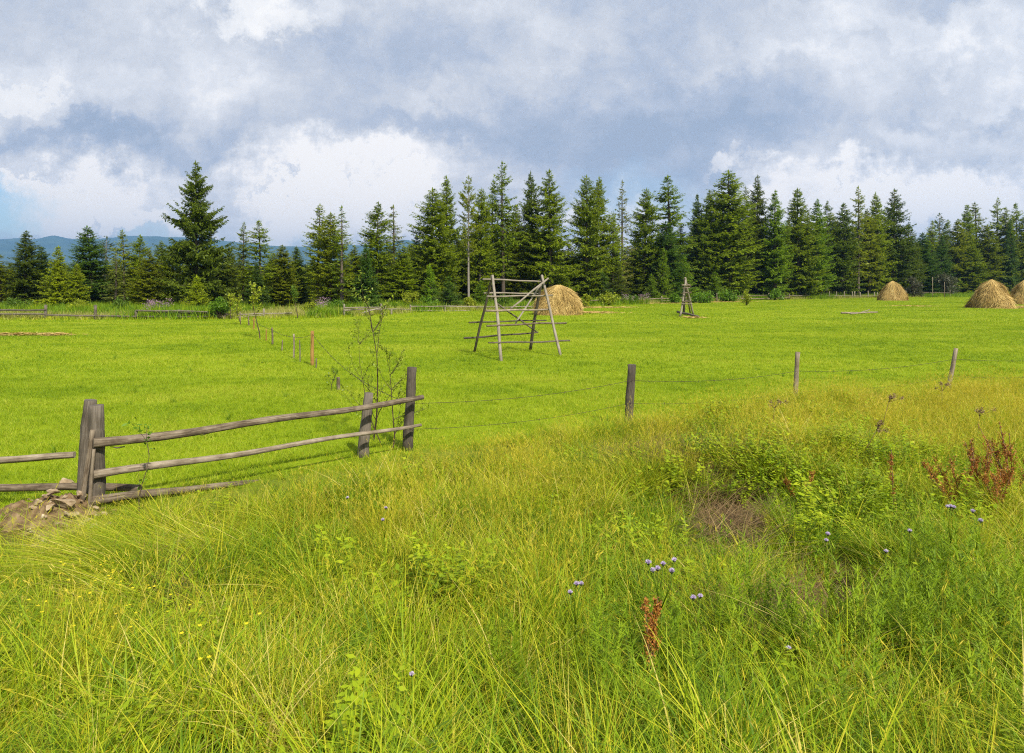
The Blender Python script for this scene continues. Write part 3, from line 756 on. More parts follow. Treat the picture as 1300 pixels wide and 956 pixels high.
pole('brace', at(113, 652, dA - 0.30), at(119, 570, dA - 0.27), 0.024, 0.020, M['wood_grey'], rf, 17, 8, 0.02, 0.1)
# broken bark strips hanging under the top rail
sn = Tubes()
for (a, b, r) in (((205, 552), (238, 545), 0.012), ((255, 549), (288, 539), 0.009), ((140, 563), (158, 566), 0.010)):
    t = (a[0] - 119) / 417; dd = dA - 0.26 + (dD - dA + 0.12) * t
    sn.tube([at(a[0], a[1] + 4, dd - 0.03) - rf.location, at((a[0] + b[0]) / 2, (a[1] + b[1]) / 2 + 4, dd - 0.02) - rf.location, at(b[0], b[1] + 1, dd + 0.12) - rf.location], [0.004, r, r * 0.7], 5, 0.2, 3)
sn.build('bark_strip', M['wood_dark'], rf)

# ------------------------------------------------------------------ barbed wire fence along the rough strip
def barbed(parent, pts3, r, seed, barb=0.5, sag=0.05):
    t = Tubes(); rng = random.Random(seed); off = parent.location
    for a, b in zip(pts3[:-1], pts3[1:]):
        a = Vector(a); b = Vector(b); n = 14
        ln = (b - a).length
        pp = [a.lerp(b, i / n) - Vector((0, 0, sag * 4 * (i / n) * (1 - i / n))) - off for i in range(n + 1)]
        t.tube(pp, r, 4, 0, 0, cap=False)
        k = int(ln / barb)
        for i in range(1, k):
            q = i / k; p = a.lerp(b, q) - Vector((0, 0, sag * 4 * q * (1 - q))) - off
            for _ in range(2):
                dv = Vector((rng.uniform(-1, 1), rng.uniform(-1, 1), rng.uniform(-1, 1))).normalized() * 0.03
                t.tube([p - dv, p + dv], r * 0.8, 3, 0, 0, cap=False)
    return t.build('barbed_wire', M['wire'], parent)

wf = thing('wire_fence', ground_at(800, 13), 'barbed wire fence of four thin weathered posts along the edge of the tall grass', 'fence')
WP = [(802, 463, 797, 13.0, 0.085, 0.080), (1013, 447, 1010, 15.6, 0.058, 0.052), (1214, 442, 1203, 16.7, 0.060, 0.050), (1420, 438, 1412, 18.4, 0.06, 0.05)]
for i, (tx, ty, bx, d, r0, r1) in enumerate(WP):
    pole('post', ground_at(bx, d), at(tx, ty, d), r0, r1, M['wood_dark'] if i == 0 else M['wood_grey'], wf, 30 + i, 9, 0.012, 0.10)
up = [at(522, 512, 11.1), at(801, 483, 12.9), at(1012, 471, 15.5), at(1211, 456, 16.6), at(1420, 450, 18.3)]
lo = [at(519, 545, 11.1), at(799, 512, 12.9), at(1011, 497, 15.5), at(1206, 478, 16.6), at(1415, 470, 18.3)]
barbed(wf, up, 0.0035, 1, 0.45, 0.10)
barbed(wf, lo, 0.003, 2, 0.45, 0.10)

# ------------------------------------------------------------------ dividing fence across the field
df = thing('wire_fence', ground_at(396, 23), 'single-wire fence of uneven thin stakes running across the field to the far bush', 'fence')
DP = [(430, 479, 17.6, 0.055, 'wood_grey'), (396.5, 420, 23.0, 0.062, 'wood_orange'), (401, 455, 22.2, 0.022, 'wood_dark'), (381, 432, 24.0, 0.022, 'wood_dark'), (373, 424, 25.2, 0.036, 'wood_grey'),
      (358, 432, 28, 0.03, 'wood_grey'), (346, 416, 31, 0.045, 'wood_grey'), (338, 418, 33, 0.03, 'wood_orange'), (322, 403, 41, 0.05, 'wood_orange'), (316, 401, 45, 0.05, 'wood_grey'), (305, 396, 51, 0.06, 'wood_grey')]
for i, (px_, ty, d, r, mt) in enumerate(DP):
    g0 = ground_at(px_, d); pole('stake', g0, at(px_ + (i % 3 - 1) * 0.6, ty, d), r, r * 0.85, M[mt], df, 50 + i, 8, 0.01, 0.1)
barbed(df, [at(519, 512, 11.2), at(440, 470, 16.5), at(396.5, 424, 23), at(373, 428, 25.2), at(346, 419, 31), at(322, 407, 41), at(305, 399, 51)], 0.006, 5, 0.6, 0.06)

# ------------------------------------------------------------------ far log fences
def log_fence(label, posts, rails, seed, post_r=0.085, rail_r=0.06, mat='wood_grey'):
    """posts: (px, top_y, d); rails: (px0, y0, d0, px1, y1, d1)"""
    p0 = posts[len(posts) // 2]
    f = thing('rail_fence', ground_at(p0[0], p0[2]), label, 'fence', 'old log fences along the forest edge')
    for i, (px_, ty, d) in enumerate(posts):
        pole('post', ground_at(px_, d), at(px_, ty, d), post_r, post_r * 0.9, M[mat], f, seed + i, 7, 0.006, 0.1, seg=4)
    for i, (a, b, c, d, e, g_) in enumerate(rails):
        pole('rail', at(a, b, c - 0.1), at(d, e, g_ - 0.1), rail_r, rail_r * 0.8, M[mat], f, seed + 40 + i, 6, 0.006, 0.1, seg=6)
    return f
log_fence('brown far log fence left of the rounded bush, one or two rails between thick posts',
          [(-60, 388, 53), (58, 387, 53.5), (121, 387, 54), (173, 394, 54.5), (227, 393, 55), (224, 394, 55.1), (285, 394, 55.5)],
          [(-60, 393, 53, 58, 393.5, 53.5), (-60, 399, 53, 58, 399, 53.5), (58, 400, 53.5, 121, 401, 54), (121, 401, 54, 173, 402, 54.5), (173, 394.5, 54.5, 285, 396.5, 55.5), (173, 402, 54.5, 285, 402, 55.5), (195, 396.5, 55, 290, 399, 55.6)], 200, 0.13, 0.075, 'wood_dark')
log_fence('low far fence of single logs between the rounded bush and the small dark fir',
          [(335, 392, 57), (437, 386, 58.5), (484, 385, 62), (497, 392, 63)],
          [(292, 403, 56, 335, 400, 57), (300, 399.5, 56.5, 371, 397.5, 58), (437, 391, 58.5, 484, 390, 62), (437, 394, 58.5, 521, 393, 67), (460, 397, 60, 490, 389, 62)], 260, mat='wood_pale')
log_fence('pale far rail fence with two rails running behind the large hay rack',
          [(521, 387, 67.5), (565, 388, 70), (606, 389, 72), (648, 389, 74), (686, 388, 76)],
          [(521, 389, 67.5, 565, 388.8, 70), (565, 388.8, 70, 606, 389.5, 72), (606, 389.5, 72, 648, 390, 74), (648, 389.5, 74, 686, 389, 76), (521, 394, 67.5, 606, 394.5, 72), (606, 394.5, 72, 686, 394, 76)], 300, mat='wood_pale')
log_fence('grey far rail fence behind the small hay rack, right of the domed haystack',
          [(735, 380, 84), (762, 378, 90), (791, 378, 96), (820, 377, 100), (840, 376, 103), (878, 376, 108), (910, 372.5, 112), (931, 371.5, 116), (976, 372, 126), (1002, 373, 130)],
          [(735, 382, 84, 762, 381, 90), (762, 381, 90, 791, 380, 96), (791, 380, 96, 840, 379, 103), (840, 379, 103, 878, 378, 108), (878, 378, 108, 931, 376.5, 116), (931, 376.5, 116, 1002, 375, 130), (840, 382, 103, 878, 381, 108), (931, 379, 116, 1002, 378, 130)], 340, 0.11, 0.085, 'wood_grey')
log_fence('far row of pale stakes with a low rail left of the conical haystack',
          [(1023, 371.5, 134), (1033, 370, 136), (1043, 370, 137), (1053, 370, 138), (1062, 370, 139), (1072, 370, 140), (1082, 370, 141), (1085, 370, 141.5), (1092, 371, 142), (1102, 369, 143), (1110, 371, 144), (1114, 371, 144.3), (1150, 369, 147)],
          [(1002, 375, 130, 1033, 375, 136), (1033, 376, 136, 1114, 376, 144.3)], 400, 0.10, 0.06, 'wood_pale')
log_fence('few thin leaning stakes at the forest foot between the conical and the right haystack',
          [(1184, 352, 150), (1199, 358, 150), (1206, 368, 152), (1163, 368, 150)], [(1163, 371, 150, 1206, 372, 152)], 460, 0.075, 0.05, 'wood_grey')

# ------------------------------------------------------------------ hay racks
def plane_hit(px_, py_, p, n):
    o = Vector((0, 0, CAMZ)); d = at(px_, py_, 1.0) - o
    return o + d * ((p - o).dot(n) / d.dot(n))
lf, lb = on_ground(636.6, 458.3), on_ground(601.3, 447.4)
rfp, rb = on_ground(712.1, 452.2), on_ground(672.7, 444.7)
la, ra = at(625.5, 351, 26.0), at(688.5, 351, 27.1)
rack = thing('hay_rack', (lf + rb) * 0.5, 'large pole hay drying rack of crossed legs and horizontal rails in mid-field', 'hay rack')
def rp(name, a, b, r0, r1, mt, sd): pole(name, a, b, r0, r1, M[mt], rack, sd, 7, 0.008, 0.1)
def ext(a, b, k): return b + (b - a).normalized() * k
dn = Vector((0, 0, -0.05))
rp('leg', lf + dn, ext(lf, la, 0.05), 0.062, 0.05, 'wood_pale', 500)
rp('leg', lb + dn, ext(lb, la, 0.04) + Vector((-.03, .09, 0)), 0.055, 0.045, 'wood_dark', 501)
rp('leg', rfp + dn, ext(rfp, ra, 0.06), 0.060, 0.05, 'wood_pale', 502)
rp('leg', rb + dn, ext(rb, ra, 0.04) + Vector((0, .09, 0)), 0.075, 0.06, 'wood_dark', 503)
nf = (rfp - lf).cross(la - lf).normalized(); nb_ = (rb - lb).cross(la - lb).normalized()
def front(px_, py_): return plane_hit(px_, py_, lf, nf) + Vector((0, -0.07, 0))
def back(px_, py_): return plane_hit(px_, py_, lb, nb_) + Vector((0, 0.07, 0))
rp('rail', at(612.9, 354.3, 25.9), at(686.5, 357.6, 27.1), 0.034, 0.03, 'wood_pale', 504)
rp('rail', back(614, 372), back(685, 373.3), 0.034, 0.03, 'wood_pale', 505)
rp('rail', front(618, 376.4), front(701.5, 375), 0.036, 0.032, 'wood_pale', 506)
rp('rail', front(617, 394.4), front(698, 393), 0.044, 0.036, 'wood_grey', 507)
rp('rail', back(595, 410), back(694, 406.6), 0.034, 0.026, 'wood_dark', 508)
rp('rail', front(617.6, 414.1), front(719, 409.8), 0.034, 0.036, 'wood_grey', 509)
rp('rail', back(589, 429.7), back(683, 422.3), 0.04, 0.032, 'wood_dark', 510)
rp('rail', front(620, 434.5), front(723.5, 432.3), 0.03, 0.034, 'wood_dark', 511)
rp('brace', at(696, 353.4, 26.8), front(648.9, 391.7), 0.038, 0.032, 'wood_pale', 512)
rp('brace', at(687, 361, 26.9), at(654.3, 411, 26.4), 0.036, 0.032, 'wood_pale', 513)
rp('brace', at(629, 384, 26.6), at(681, 421, 27.4), 0.032, 0.03, 'wood_dark', 514)

sm = thing('hay_rack', on_ground(871, 402), 'small narrow pole hay rack like a tripod far out in the field', 'hay rack')
def sp(name, a, b, r0, r1, mt, sd): pole(name, a, b, r0, r1, M[mt], sm, sd, 7, 0.008, 0.1)
b1, b2, b3, b4 = on_ground(863.5, 402), on_ground(868, 400), on_ground(880.5, 400.5), on_ground(876, 398)
tp = at(870.5, 355.5, 58.2)
sp('leg', b1, tp, 0.085, 0.07, 'wood_pale', 520)
sp('leg', b2, tp + Vector((0.05, 0.1, 0.0)), 0.10, 0.07, 'wood_dark', 521)
sp('leg', b3, tp + Vector((-0.05, 0, 0.2)), 0.085, 0.07, 'wood_pale', 522)
sp('leg', b4, tp + Vector((-.1, 0.15, 0.05)), 0.08, 0.06, 'wood_dark', 523)
for i, (x0, y0, x1, y1) in enumerate(((865.5, 362, 876.5, 362), (866.5, 366, 876, 365), (865, 372.5, 878, 371), (866, 383, 878, 382.5), (865, 386, 879, 386))):
    sp('rail', at(x0, y0, 57.8), at(x1, y1, 57.6), 0.05, 0.045, 'wood_grey', 530 + i)
sp('rail', on_ground(859, 399.5) + Vector((0, -0.3, 0.25)), on_ground(887, 404) + Vector((0, 0, 0.12)), 0.11, 0.09, 'wood_dark', 540)
for i in range(4):
    sp('rail', at(871 + i * 1.4, 359.5 + 0.8 * i, 57.7), at(873.5 + i * 1.2, 364.5, 58.3), 0.05, 0.05, 'wood_grey', 545 + i)

lp = thing('fallen_pole', on_ground(1090, 399), 'thin grey pole lying in the grass before the conical haystack', 'pole')
pole('shaft', on_ground(1068, 399) + Vector((0, 0, .12)), on_ground(1114, 398.5) + Vector((0, 0, .18)), 0.09, 0.06, M['wood_grey'], lp, 560, 7, 0.01, 0.1)
pole('side_branch', on_ground(1080, 400) + Vector((0, 0, .10)), on_ground(1104, 396.5) + Vector((0, 0, .30)), 0.06, 0.04, M['wood_pale'], lp, 561, 6, 0.02, 0.1)

# ------------------------------------------------------------------ haystacks
def haystack(loc, Rr, Hh, seed, label, dome=0.5, squash=1.0, n=16000, lump=1.0, notch=0.0):
    rng = np.random.default_rng(seed); g = Geo()
    na, nz_ = 64, 30
    ph = rng.uniform(0, 6.28, 8)
    def rad(a, t):
        pr = (1 - t ** (1 + 2.4 * dome)) ** (0.62 + 0.25 * (1 - dome)) if dome > 0.3 else (1 - t) ** 0.62 * (1 - 0.10 * np.sin(3.14 * t)) + 0.02
        bumps = 1 + 0.05 * np.sin(3 * a + ph[0] + 2 * t) + 0.045 * np.sin(5 * a + ph[1] - 3 * t) + 0.03 * np.sin(9 * a + ph[2] + 5 * t) + 0.035 * np.sin(7 * t + ph[3] + 2 * a)
        d_ = (a + 2.05 + np.pi) % (2 * np.pi) - np.pi
        bumps = 1 + (bumps - 1) * lump - notch * np.exp(-(d_ / 0.10) ** 2) * np.clip(1.2 - 2.2 * t, 0, 1)
        sag = 1 + 0.07 * np.exp(-((t - 0.18) / 0.16) ** 2)
        return Rr * pr * bumps * sag
    A, Tt = np.meshgrid(np.linspace(0, 2 * np.pi, na, endpoint=False), np.linspace(0, 0.995, nz_))
    rr = rad(A, Tt)
    V = np.stack([rr * np.cos(A), rr * np.sin(A) * squash, Tt * Hh - 0.03], -1).reshape(-1, 3)
    V += rng.normal(0, 0.02 * Rr, V.shape) * np.array([1, 1, 0.6])
    V = np.concatenate([V, [[0, 0, Hh]]])
    i, j = np.meshgrid(np.arange(nz_ - 1), np.arange(na), indexing='ij'); j2 = (j + 1) % na
    Q = np.stack([i * na + j, i * na + j2, (i + 1) * na + j2, (i + 1) * na + j], -1).reshape(-1, 4)
    T = np.stack([(nz_ - 1) * na + np.arange(na), (nz_ - 1) * na + (np.arange(na) + 1) % na, np.full(na, na * nz_)], -1)
    g.add(V, Q, T, 0.35)
    # hay strands combed down the sides
    a = rng.uniform(0, 2 * np.pi, n); t = rng.random(n) ** 1.15 * 0.99
    e = 0.02
    r1 = rad(a, t); r2 = rad(a + rng.normal(0, 0.06, n), np.clip(t - 0.13 - 0.14 * rng.random(n), 0, 1))
    t2 = np.clip(t - 0.13 - 0.14 * rng.random(n), 0.0, 1)
    a2 = a + rng.normal(0, 0.16, n)
    lift1 = 1 + rng.uniform(-0.01, 0.03, n); lift2 = 1 + rng.uniform(0.0, 0.06, n) + 0.16 * rng.random(n) ** 8
    p1 = np.stack([r1 * np.cos(a) * lift1, r1 * np.sin(a) * squash * lift1, t * Hh + 0.02], -1)
    p2 = np.stack([r2 * np.cos(a2) * lift2, r2 * np.sin(a2) * squash * lift2, t2 * Hh], -1)
    w = Rr * rng.uniform(0.004, 0.011, n)
    sd = unit(np.cross(p2 - p1, np.stack([np.cos(a), np.sin(a), np.full(n, 0.4)], -1)) + rng.normal(0, 0.4, (n, 3)) * 0.3 * Rr)
    V = np.stack([p1 - sd * w[:, None], p1 + sd * w[:, None], p2 + sd * w[:, None] * 0.5, p2 - sd * w[:, None] * 0.5], 1).reshape(-1, 3)
    # broad drifts of lighter and darker hay following the combing
    tone = 0.5 + 0.16 * np.sin(4 * a + ph[4] + 1.5 * t) + 0.14 * np.sin(11 * a + ph[5]) + rng.normal(0, 0.32, n)
    g.add(V, np.arange(n * 4).reshape(n, 4), None, np.repeat(np.clip(tone, 0, 1), 4))
    o = g.build('haystack', M['hay']); o.location = loc
    tag(o, label, 'haystack', 'haystacks in the field')
    return o
def stack(px_, base, hw, top, seed, label, dome, **kw):
    p = on_ground(px_, base); d = p.y
    r = hw / F * d; p.y += r * 0.9; p.x = (px_ - 650) / F * p.y
    hh = CAMZ - (top - HZ) / F * p.y - gz(p.x, p.y); p.z = gz(p.x, p.y)
    return haystack(p, hw / F * p.y, hh, seed, label, dome, **kw)
stack(709, 400.5, 27, 361.5, 1, 'large rounded dome-shaped golden haystack behind the large hay rack', 0.75)
stack(1133, 382, 15, 356.5, 2, 'small conical haystack alone before the dark forest', 0.31, n=10000, lump=1.5, notch=0.10)
stack(1259, 392, 21.5, 354.5, 3, 'big lumpy haystack with a pointed tip, nearest of the right pair', 0.31, lump=1.9, notch=0.22)
stack(1301, 387, 15, 355, 4, 'haystack cut off by the right edge of the photo', 0.31, n=10000, lump=1.6, notch=0.15)

def scatter_hay(name, spots, seed):
    rng = np.random.default_rng(seed); g = Geo()
    for (px_, py_, rx, ry, n) in spots:
        p = on_ground(px_, py_)
        q = rng.normal(0, 0.45, (n, 2)); X = p.x + q[:, 0] * rx; Y = p.y + q[:, 1] * ry
        Z = ground(X, Y) + rng.uniform(0.03, 0.14, n)
        az = rng.uniform(0, 6.28, n); l = rng.uniform(0.15, 0.45, n)
        dx = np.stack([np.cos(az), np.sin(az), rng.uniform(-0.2, 0.2, n)], -1); sx = np.stack([-np.sin(az), np.cos(az), rng.uniform(-0.6, 0.6, n)], -1)
        c = np.stack([X, Y, Z], -1)
        add_quads(g, c, dx * l[:, None], sx * 0.03, np.clip(rng.normal(0.55, 0.2, n), 0, 1))
    o = g.build(name, M['hay']); tag(o, 'loose hay scattered on the mown grass around the haystacks', kind='stuff')
scatter_hay('scattered_hay', [(738, 397.5, 3.2, 1.6, 1400), (760, 391, 5, 2, 900), (800, 385.5, 9, 2.5, 1300), (850, 384, 8, 2.5, 900), (905, 383.5, 9, 3, 900), (1285, 391.5, 2.6, 1.6, 900), (1155, 389, 3, 2, 250), (20, 426, 2.6, 0.5, 260), (67, 426, 1.2, 0.4, 120), (880, 404, 1.0, 0.8, 160), (1300, 390, 2, 2, 500)], 9)

# ------------------------------------------------------------------ dirt and stones at the double post
def dirt_mound():
    rng = np.random.default_rng(3)
    n = 110; xs = np.linspace(-6.7, -3.9, n); ys = np.linspace(6.7, 8.75, 76)
    X, Y = np.meshgrid(xs, ys)
    cx, cy = -5.22, 7.92
    h = 0.17 * np.exp(-((X - cx) / 0.42) ** 2 - ((Y - cy) / 0.36) ** 2) + 0.08 * np.exp(-((X + 5.8) / 0.45) ** 2 - ((Y - 7.95) / 0.35) ** 2) + 0.15 * np.exp(-((X + 4.72) / 0.36) ** 2 - ((Y - 7.38) / 0.30) ** 2)
    nzv = np.array([mnoise.fractal(Vector((x * 4, y * 4, 0)), 0.7, 2.1, 5) for x, y in zip(X.ravel(), Y.ravel())]).reshape(X.shape)
    nz3 = np.array([mnoise.fractal(Vector((x * 13, y * 13, 4)), 0.6, 2.1, 4) for x, y in zip(X.ravel(), Y.ravel())]).reshape(X.shape)
    Z = ground(X, Y) + h * (1 + 0.6 * nzv) - 0.055 + 0.03 * nzv + 0.030 * nz3 * np.clip(h * 8, 0.2, 1)
    V = np.stack([X, Y, Z], -1).reshape(-1, 3)
    i = (np.arange(75)[:, None] * n + np.arange(n - 1)[None]).ravel()
    Q = np.stack([i, i + 1, i + n + 1, i + n], -1)
    me = mesh_np('dirt', V, Q, None, None, M['dirt'])
    tag(link(bpy.data.objects.new('dirt', me)), 'mound of dug brown earth around the foot of the double post', kind='stuff')
    return lambda x, y: float(gz(x, y) + 0.17 * math.exp(-((x - cx) / 0.42) ** 2 - ((y - cy) / 0.36) ** 2) + 0.08 * math.exp(-((x + 5.8) / 0.45) ** 2 - ((y - 7.95) / 0.35) ** 2) + 0.15 * math.exp(-((x + 4.72) / 0.36) ** 2 - ((y - 7.38) / 0.30) ** 2) - 0.05)
mound = dirt_mound()

def stone(x, y, s, flat, seed, label, group='stones at the foot of the double post'):
    import bmesh
    bm = bmesh.new(); bmesh.ops.create_icosphere(bm, subdivisions=3, radius=1)
    rng = random.Random(seed); pl = [(Vector((rng.gauss(0, 1), rng.gauss(0, 1), rng.gauss(0, 1))).normalized(), rng.uniform(0.36, 0.75)) for _ in range(15)]
    for v in bm.verts:
        for n_, k in pl:
            dp = v.co.dot(n_)
            if dp > k: v.co -= n_ * (dp - k)
        v.co *= 1 + 0.22 * mnoise.noise(v.co * 2.5 + Vector((seed, 0, 0)))
        v.co = Vector((v.co.x * s, v.co.y * s * 0.7, v.co.z * s * flat))
    me = bpy.data.meshes.new('stone'); bm.to_mesh(me); bm.free(); me.materials.append(M['stone'])
    o = link(bpy.data.objects.new('stone', me)); o.location = (x, y, mound(x, y) + s * flat * 0.45 + 0.035)
    o.rotation_euler = (rng.uniform(-.4, .4), rng.uniform(-.4, .4), rng.uniform(0, 6.28))
    tag(o, label, 'stone', group)
srng = random.Random(8)
STN = [(88, 612, 0.13, 0.8, 'big brown clod of earthy stone leaning against the double post'), (80, 653, 0.17, 0.45, 'largest pale flat stone in the middle of the dirt mound'),
       (68, 640, 0.10, 0.6, 'brown stone just above the largest pale flat stone'), (48, 652, 0.09, 0.7, 'pinkish pale stone at the left of the dirt mound'),
       (103, 640, 0.10, 0.6, 'stone lodged under the lower rail end at the double post'), (62, 656, 0.08, 0.6, 'small pale stone left of the largest flat stone'),
       (106, 678, 0.11, 0.4, 'pale flat slab at the right foot of the dirt mound'), (136, 668, 0.075, 0.6, 'whitish pointed stone farthest right of the dirt mound'),
       (118, 680, 0.09, 0.55, 'tan stone between the pale slab and the whitish pointed stone'), (92, 662, 0.08, 0.6, 'tan stone right below the largest pale flat stone')]
for i, (px_, py_, s, fl, lb_) in enumerate(STN):
    p = on_ground(px_, py_ + 4); stone(p.x, p.y, s * 0.95, fl, 20 + i, lb_)
for i in range(34):
    p = on_ground(srng.uniform(30, 134), srng.uniform(646, 696)); stone(p.x, p.y, srng.uniform(0.02, 0.05), 0.6, 60 + i, 'small tan pebble lying on the dirt mound by the double post', 'pebbles on the dirt mound')

# ------------------------------------------------------------------ grass: instanced prototypes
HID = bpy.data.collections.new('grass_sources')
def proto_col(name, meshes):
    c = bpy.data.collections.new(name)
    for i, me in enumerate(meshes):
        o = bpy.data.objects.new(f'{name}_source_{i:02d}', me); c.objects.link(o)
    return c

def scatter(name, meshes, P, rotz, scl, label, tilt=None, seed=0):
    P = np.asarray(P, np.float32); n = len(P); rng = np.random.default_rng(seed)
    me = bpy.data.meshes.new(name); me.vertices.add(n); me.vertices.foreach_set('co', P.ravel())
    rot = np.zeros((n, 3), np.float32); rot[:, 2] = rotz
    if tilt is not None: rot[:, 0] = rng.normal(0, tilt, n); rot[:, 1] = rng.normal(0, tilt, n)
    a = me.attributes.new('rot', 'FLOAT_VECTOR', 'POINT'); a.data.foreach_set('vector', rot.ravel())
    a = me.attributes.new('scl', 'FLOAT', 'POINT'); a.data.foreach_set('value', np.asarray(scl, np.float32))
    a = me.attributes.new('idx', 'INT', 'POINT'); a.data.foreach_set('value', rng.integers(0, len(meshes), n).astype(np.int32))
    o = link(bpy.data.objects.new(name, me))
    ng = bpy.data.node_groups.new(name, 'GeometryNodeTree')
    ng.interface.new_socket('Geometry', in_out='INPUT', socket_type='NodeSocketGeometry'); ng.interface.new_socket('Geometry', in_out='OUTPUT', socket_type='NodeSocketGeometry')
    gi = ng.nodes.new('NodeGroupInput'); go = ng.nodes.new('NodeGroupOutput')
    ci = ng.nodes.new('GeometryNodeCollectionInfo'); ci.inputs[0].default_value = proto_col(name, meshes); ci.inputs[1].default_value = True; ci.inputs[2].default_value = True
    ip = ng.nodes.new('GeometryNodeInstanceOnPoints'); ip.inputs['Pick Instance'].default_value = True
    def attr(nm, typ):
        q = ng.nodes.new('GeometryNodeInputNamedAttribute'); q.data_type = typ; q.inputs['Name'].default_value = nm
        return [s for s in q.outputs if s.enabled and s.name == 'Attribute'][0]
    ng.links.new(gi.outputs[0], ip.inputs['Points']); ng.links.new(ci.outputs[0], ip.inputs['Instance'])
    ng.links.new(attr('idx', 'INT'), ip.inputs['Instance Index']); ng.links.new(attr('rot', 'FLOAT_VECTOR'), ip.inputs['Rotation']); ng.links.new(attr('scl', 'FLOAT'), ip.inputs['Scale'])
    ng.links.new(ip.outputs[0], go.inputs[0])
    md = o.modifiers.new('scatter', 'NODES'); md.node_group = ng
    tag(o, label, kind='stuff')
    return o

def tuft(seed, n, rad, h0, h1, w0, w1, lean, curve, mat, K=4, bias=None, spread=1.0, square=False, straw=0.0):
    rng = np.random.default_rng(seed); g = Geo()
    if square: xy = rng.uniform(-rad, rad, (n, 2))
    else: xy = rng.normal(0, rad * 0.5, (n, 2))
    az = rng.uniform(0, 6.28, n) if bias is None else bias + rng.normal(0, spread, n)
    P0 = np.concatenate([xy, np.full((n, 1), -0.03)], 1)
    add_blades(g, P0, az, rng.uniform(h0, h1, n), rng.uniform(w0, w1, n), rng.uniform(*lean, n), rng.uniform(*curve, n), K, np.clip(np.where(rng.random(n) < straw, rng.uniform(0.9, 1.25, n), rng.normal(0.48, 0.36, n)), -0.35, 1.3), face=az + np.pi / 2 + rng.normal(0, 0.7, n))
    return g, rng

def m_long(seed, **kw):
    r_ = (0.26, 0.10, 0.15)[seed % 3]; g, _ = tuft(seed, 72, r_, 0.22, 0.74 if r_ < .2 else 0.6, 0.004, 0.0105, (0.0, 0.5), (0.1, 1.2), None, 5, straw=0.13); return g.mesh('long_grass', M['grass_long'])
def m_lush(seed):
    g, _ = tuft(seed, 66, (0.24, 0.11)[seed % 2], 0.18, 0.55, 0.006, 0.013, (0.0, 0.5), (0.1, 1.1), None, straw=0.04); return g.mesh('lush_grass', M['grass_lush'])
def m_combed(seed):
    g, _ = tuft(seed, 90, 0.20, 0.40, 0.80, 0.0045, 0.010, (0.3, 0.8), (0.5, 1.1), None, 5, 0.0, 0.35, straw=0.15); return g.mesh('combed_grass', M['grass_long'])
def m_gold(seed, tall=1.0):
    g, rng = tuft(seed, 34, 0.28, 0.45 * tall, 0.85 * tall, 0.0024, 0.0042, (0.0, 0.25), (0.0, 0.45), None, 5)
    V = g.V[0].reshape(34, 11, 3); tip = V[:, 10]; pre = V[:, 4]
    d = unit(tip - pre); n = 34
    for k in range(3):
        off = rng.normal(0, 0.006, (n, 3)); ln = rng.uniform(0.02, 0.05, n)
        b = unit(np.cross(d, rng.normal(0, 1, (n, 3))))
        add_quads(g, tip - d * ln[:, None] * (0.3 + 0.7 * k * 0.5) + off, unit(d + b * 0.25) * ln[:, None] * 0.7, b * (0.0028), np.clip(rng.normal(0.65, 0.2, n), 0, 1))
    return g.mesh('seeding_grass', M['grass_gold'])
def m_goldtuft(seed):
    g, _ = tuft(seed, 75, (0.2, 0.1)[seed % 2], 0.25, 0.65, 0.003, 0.006, (0.0, 0.5), (0.1, 1.1), None, 5); return g.mesh('golden_tuft', M['grass_gold'])
def m_straw(seed):
    rng = np.random.default_rng(seed); g = Geo(); n = 90
    P0 = np.concatenate([rng.normal(0, 0.2, (n, 2)), rng.uniform(0.0, 0.10, (n, 1))], 1)
    az = rng.normal(0.4, 0.7, n) + rng.choice([0, np.pi], n)
    add_blades(g, P0, az, np.full(n, 0.06) * rng.uniform(0.5, 3.0, n), rng.uniform(0.003, 0.007, n), rng.uniform(2, 4, n), rng.uniform(-1, 2, n), 4, rng.random(n), drop=0.1)
    return g.mesh('dry_straw', M['straw'])
def m_herb(seed):
    rng = np.random.default_rng(seed); g = Geo()
    for s in range(9):
        p = np.array([*rng.normal(0, 0.13, 2), 0]); h = rng.uniform(0.22, 0.5); top = p + np.array([*rng.normal(0, 0.08, 2), h])
        n = 24; t = rng.uniform(0.25, 1, n); c = p + (top - p) * t[:, None]
        az = rng.uniform(0, 6.28, n); l = rng.uniform(0.018, 0.045, n) * (1.25 - 0.5 * t)
        a = np.stack([np.cos(az), np.sin(az), rng.uniform(-0.3, 0.5, n)], -1); b = np.stack([-np.sin(az), np.cos(az), rng.normal(0, 0.25, n)], -1)
        add_quads(g, c + a * l[:, None] * 1.1, a * l[:, None], b * l[:, None] * 0.55, np.clip(rng.normal(0.55, 0.2, n), 0, 1))
        add_blades(g, p[None], np.array([0.0]), np.array([h]), np.array([0.006]), np.array([(top - p)[0] / h]), np.array([0.0]), 3, np.array([0.4]))
    return g.mesh('leafy_herb', M['herb'])
def m_spike(seed):
    """tall feathery leafy stems"""
    rng = np.random.default_rng(seed); g = Geo()
    for s in range(4):
        p = np.array([*rng.normal(0, 0.10, 2), 0]); h = rng.uniform(0.45, 0.85); ln = rng.normal(0, 0.10, 2)
        n = 85; t = rng.uniform(0.12, 1, n); c = p + np.stack([ln[0] * t * h, ln[1] * t * h, t * h], -1)
        az = rng.uniform(0, 6.28, n); l = rng.uniform(0.05, 0.11, n) * (1.15 - 0.75 * t)
        add_blades(g, c, az, l, l * 0.14 + 0.002, rng.uniform(0.8, 1.6, n), rng.uniform(0.0, 0.5, n), 2, np.clip(rng.normal(0.45, 0.18, n), 0, 1))
        add_blades(g, p[None], np.array([0.0]), np.array([h]), np.array([0.007]), np.array([ln[0]]), np.array([0.0]), 3, np.array([0.3]))
    return g.mesh('feathery_herb', M['herb_dark'])
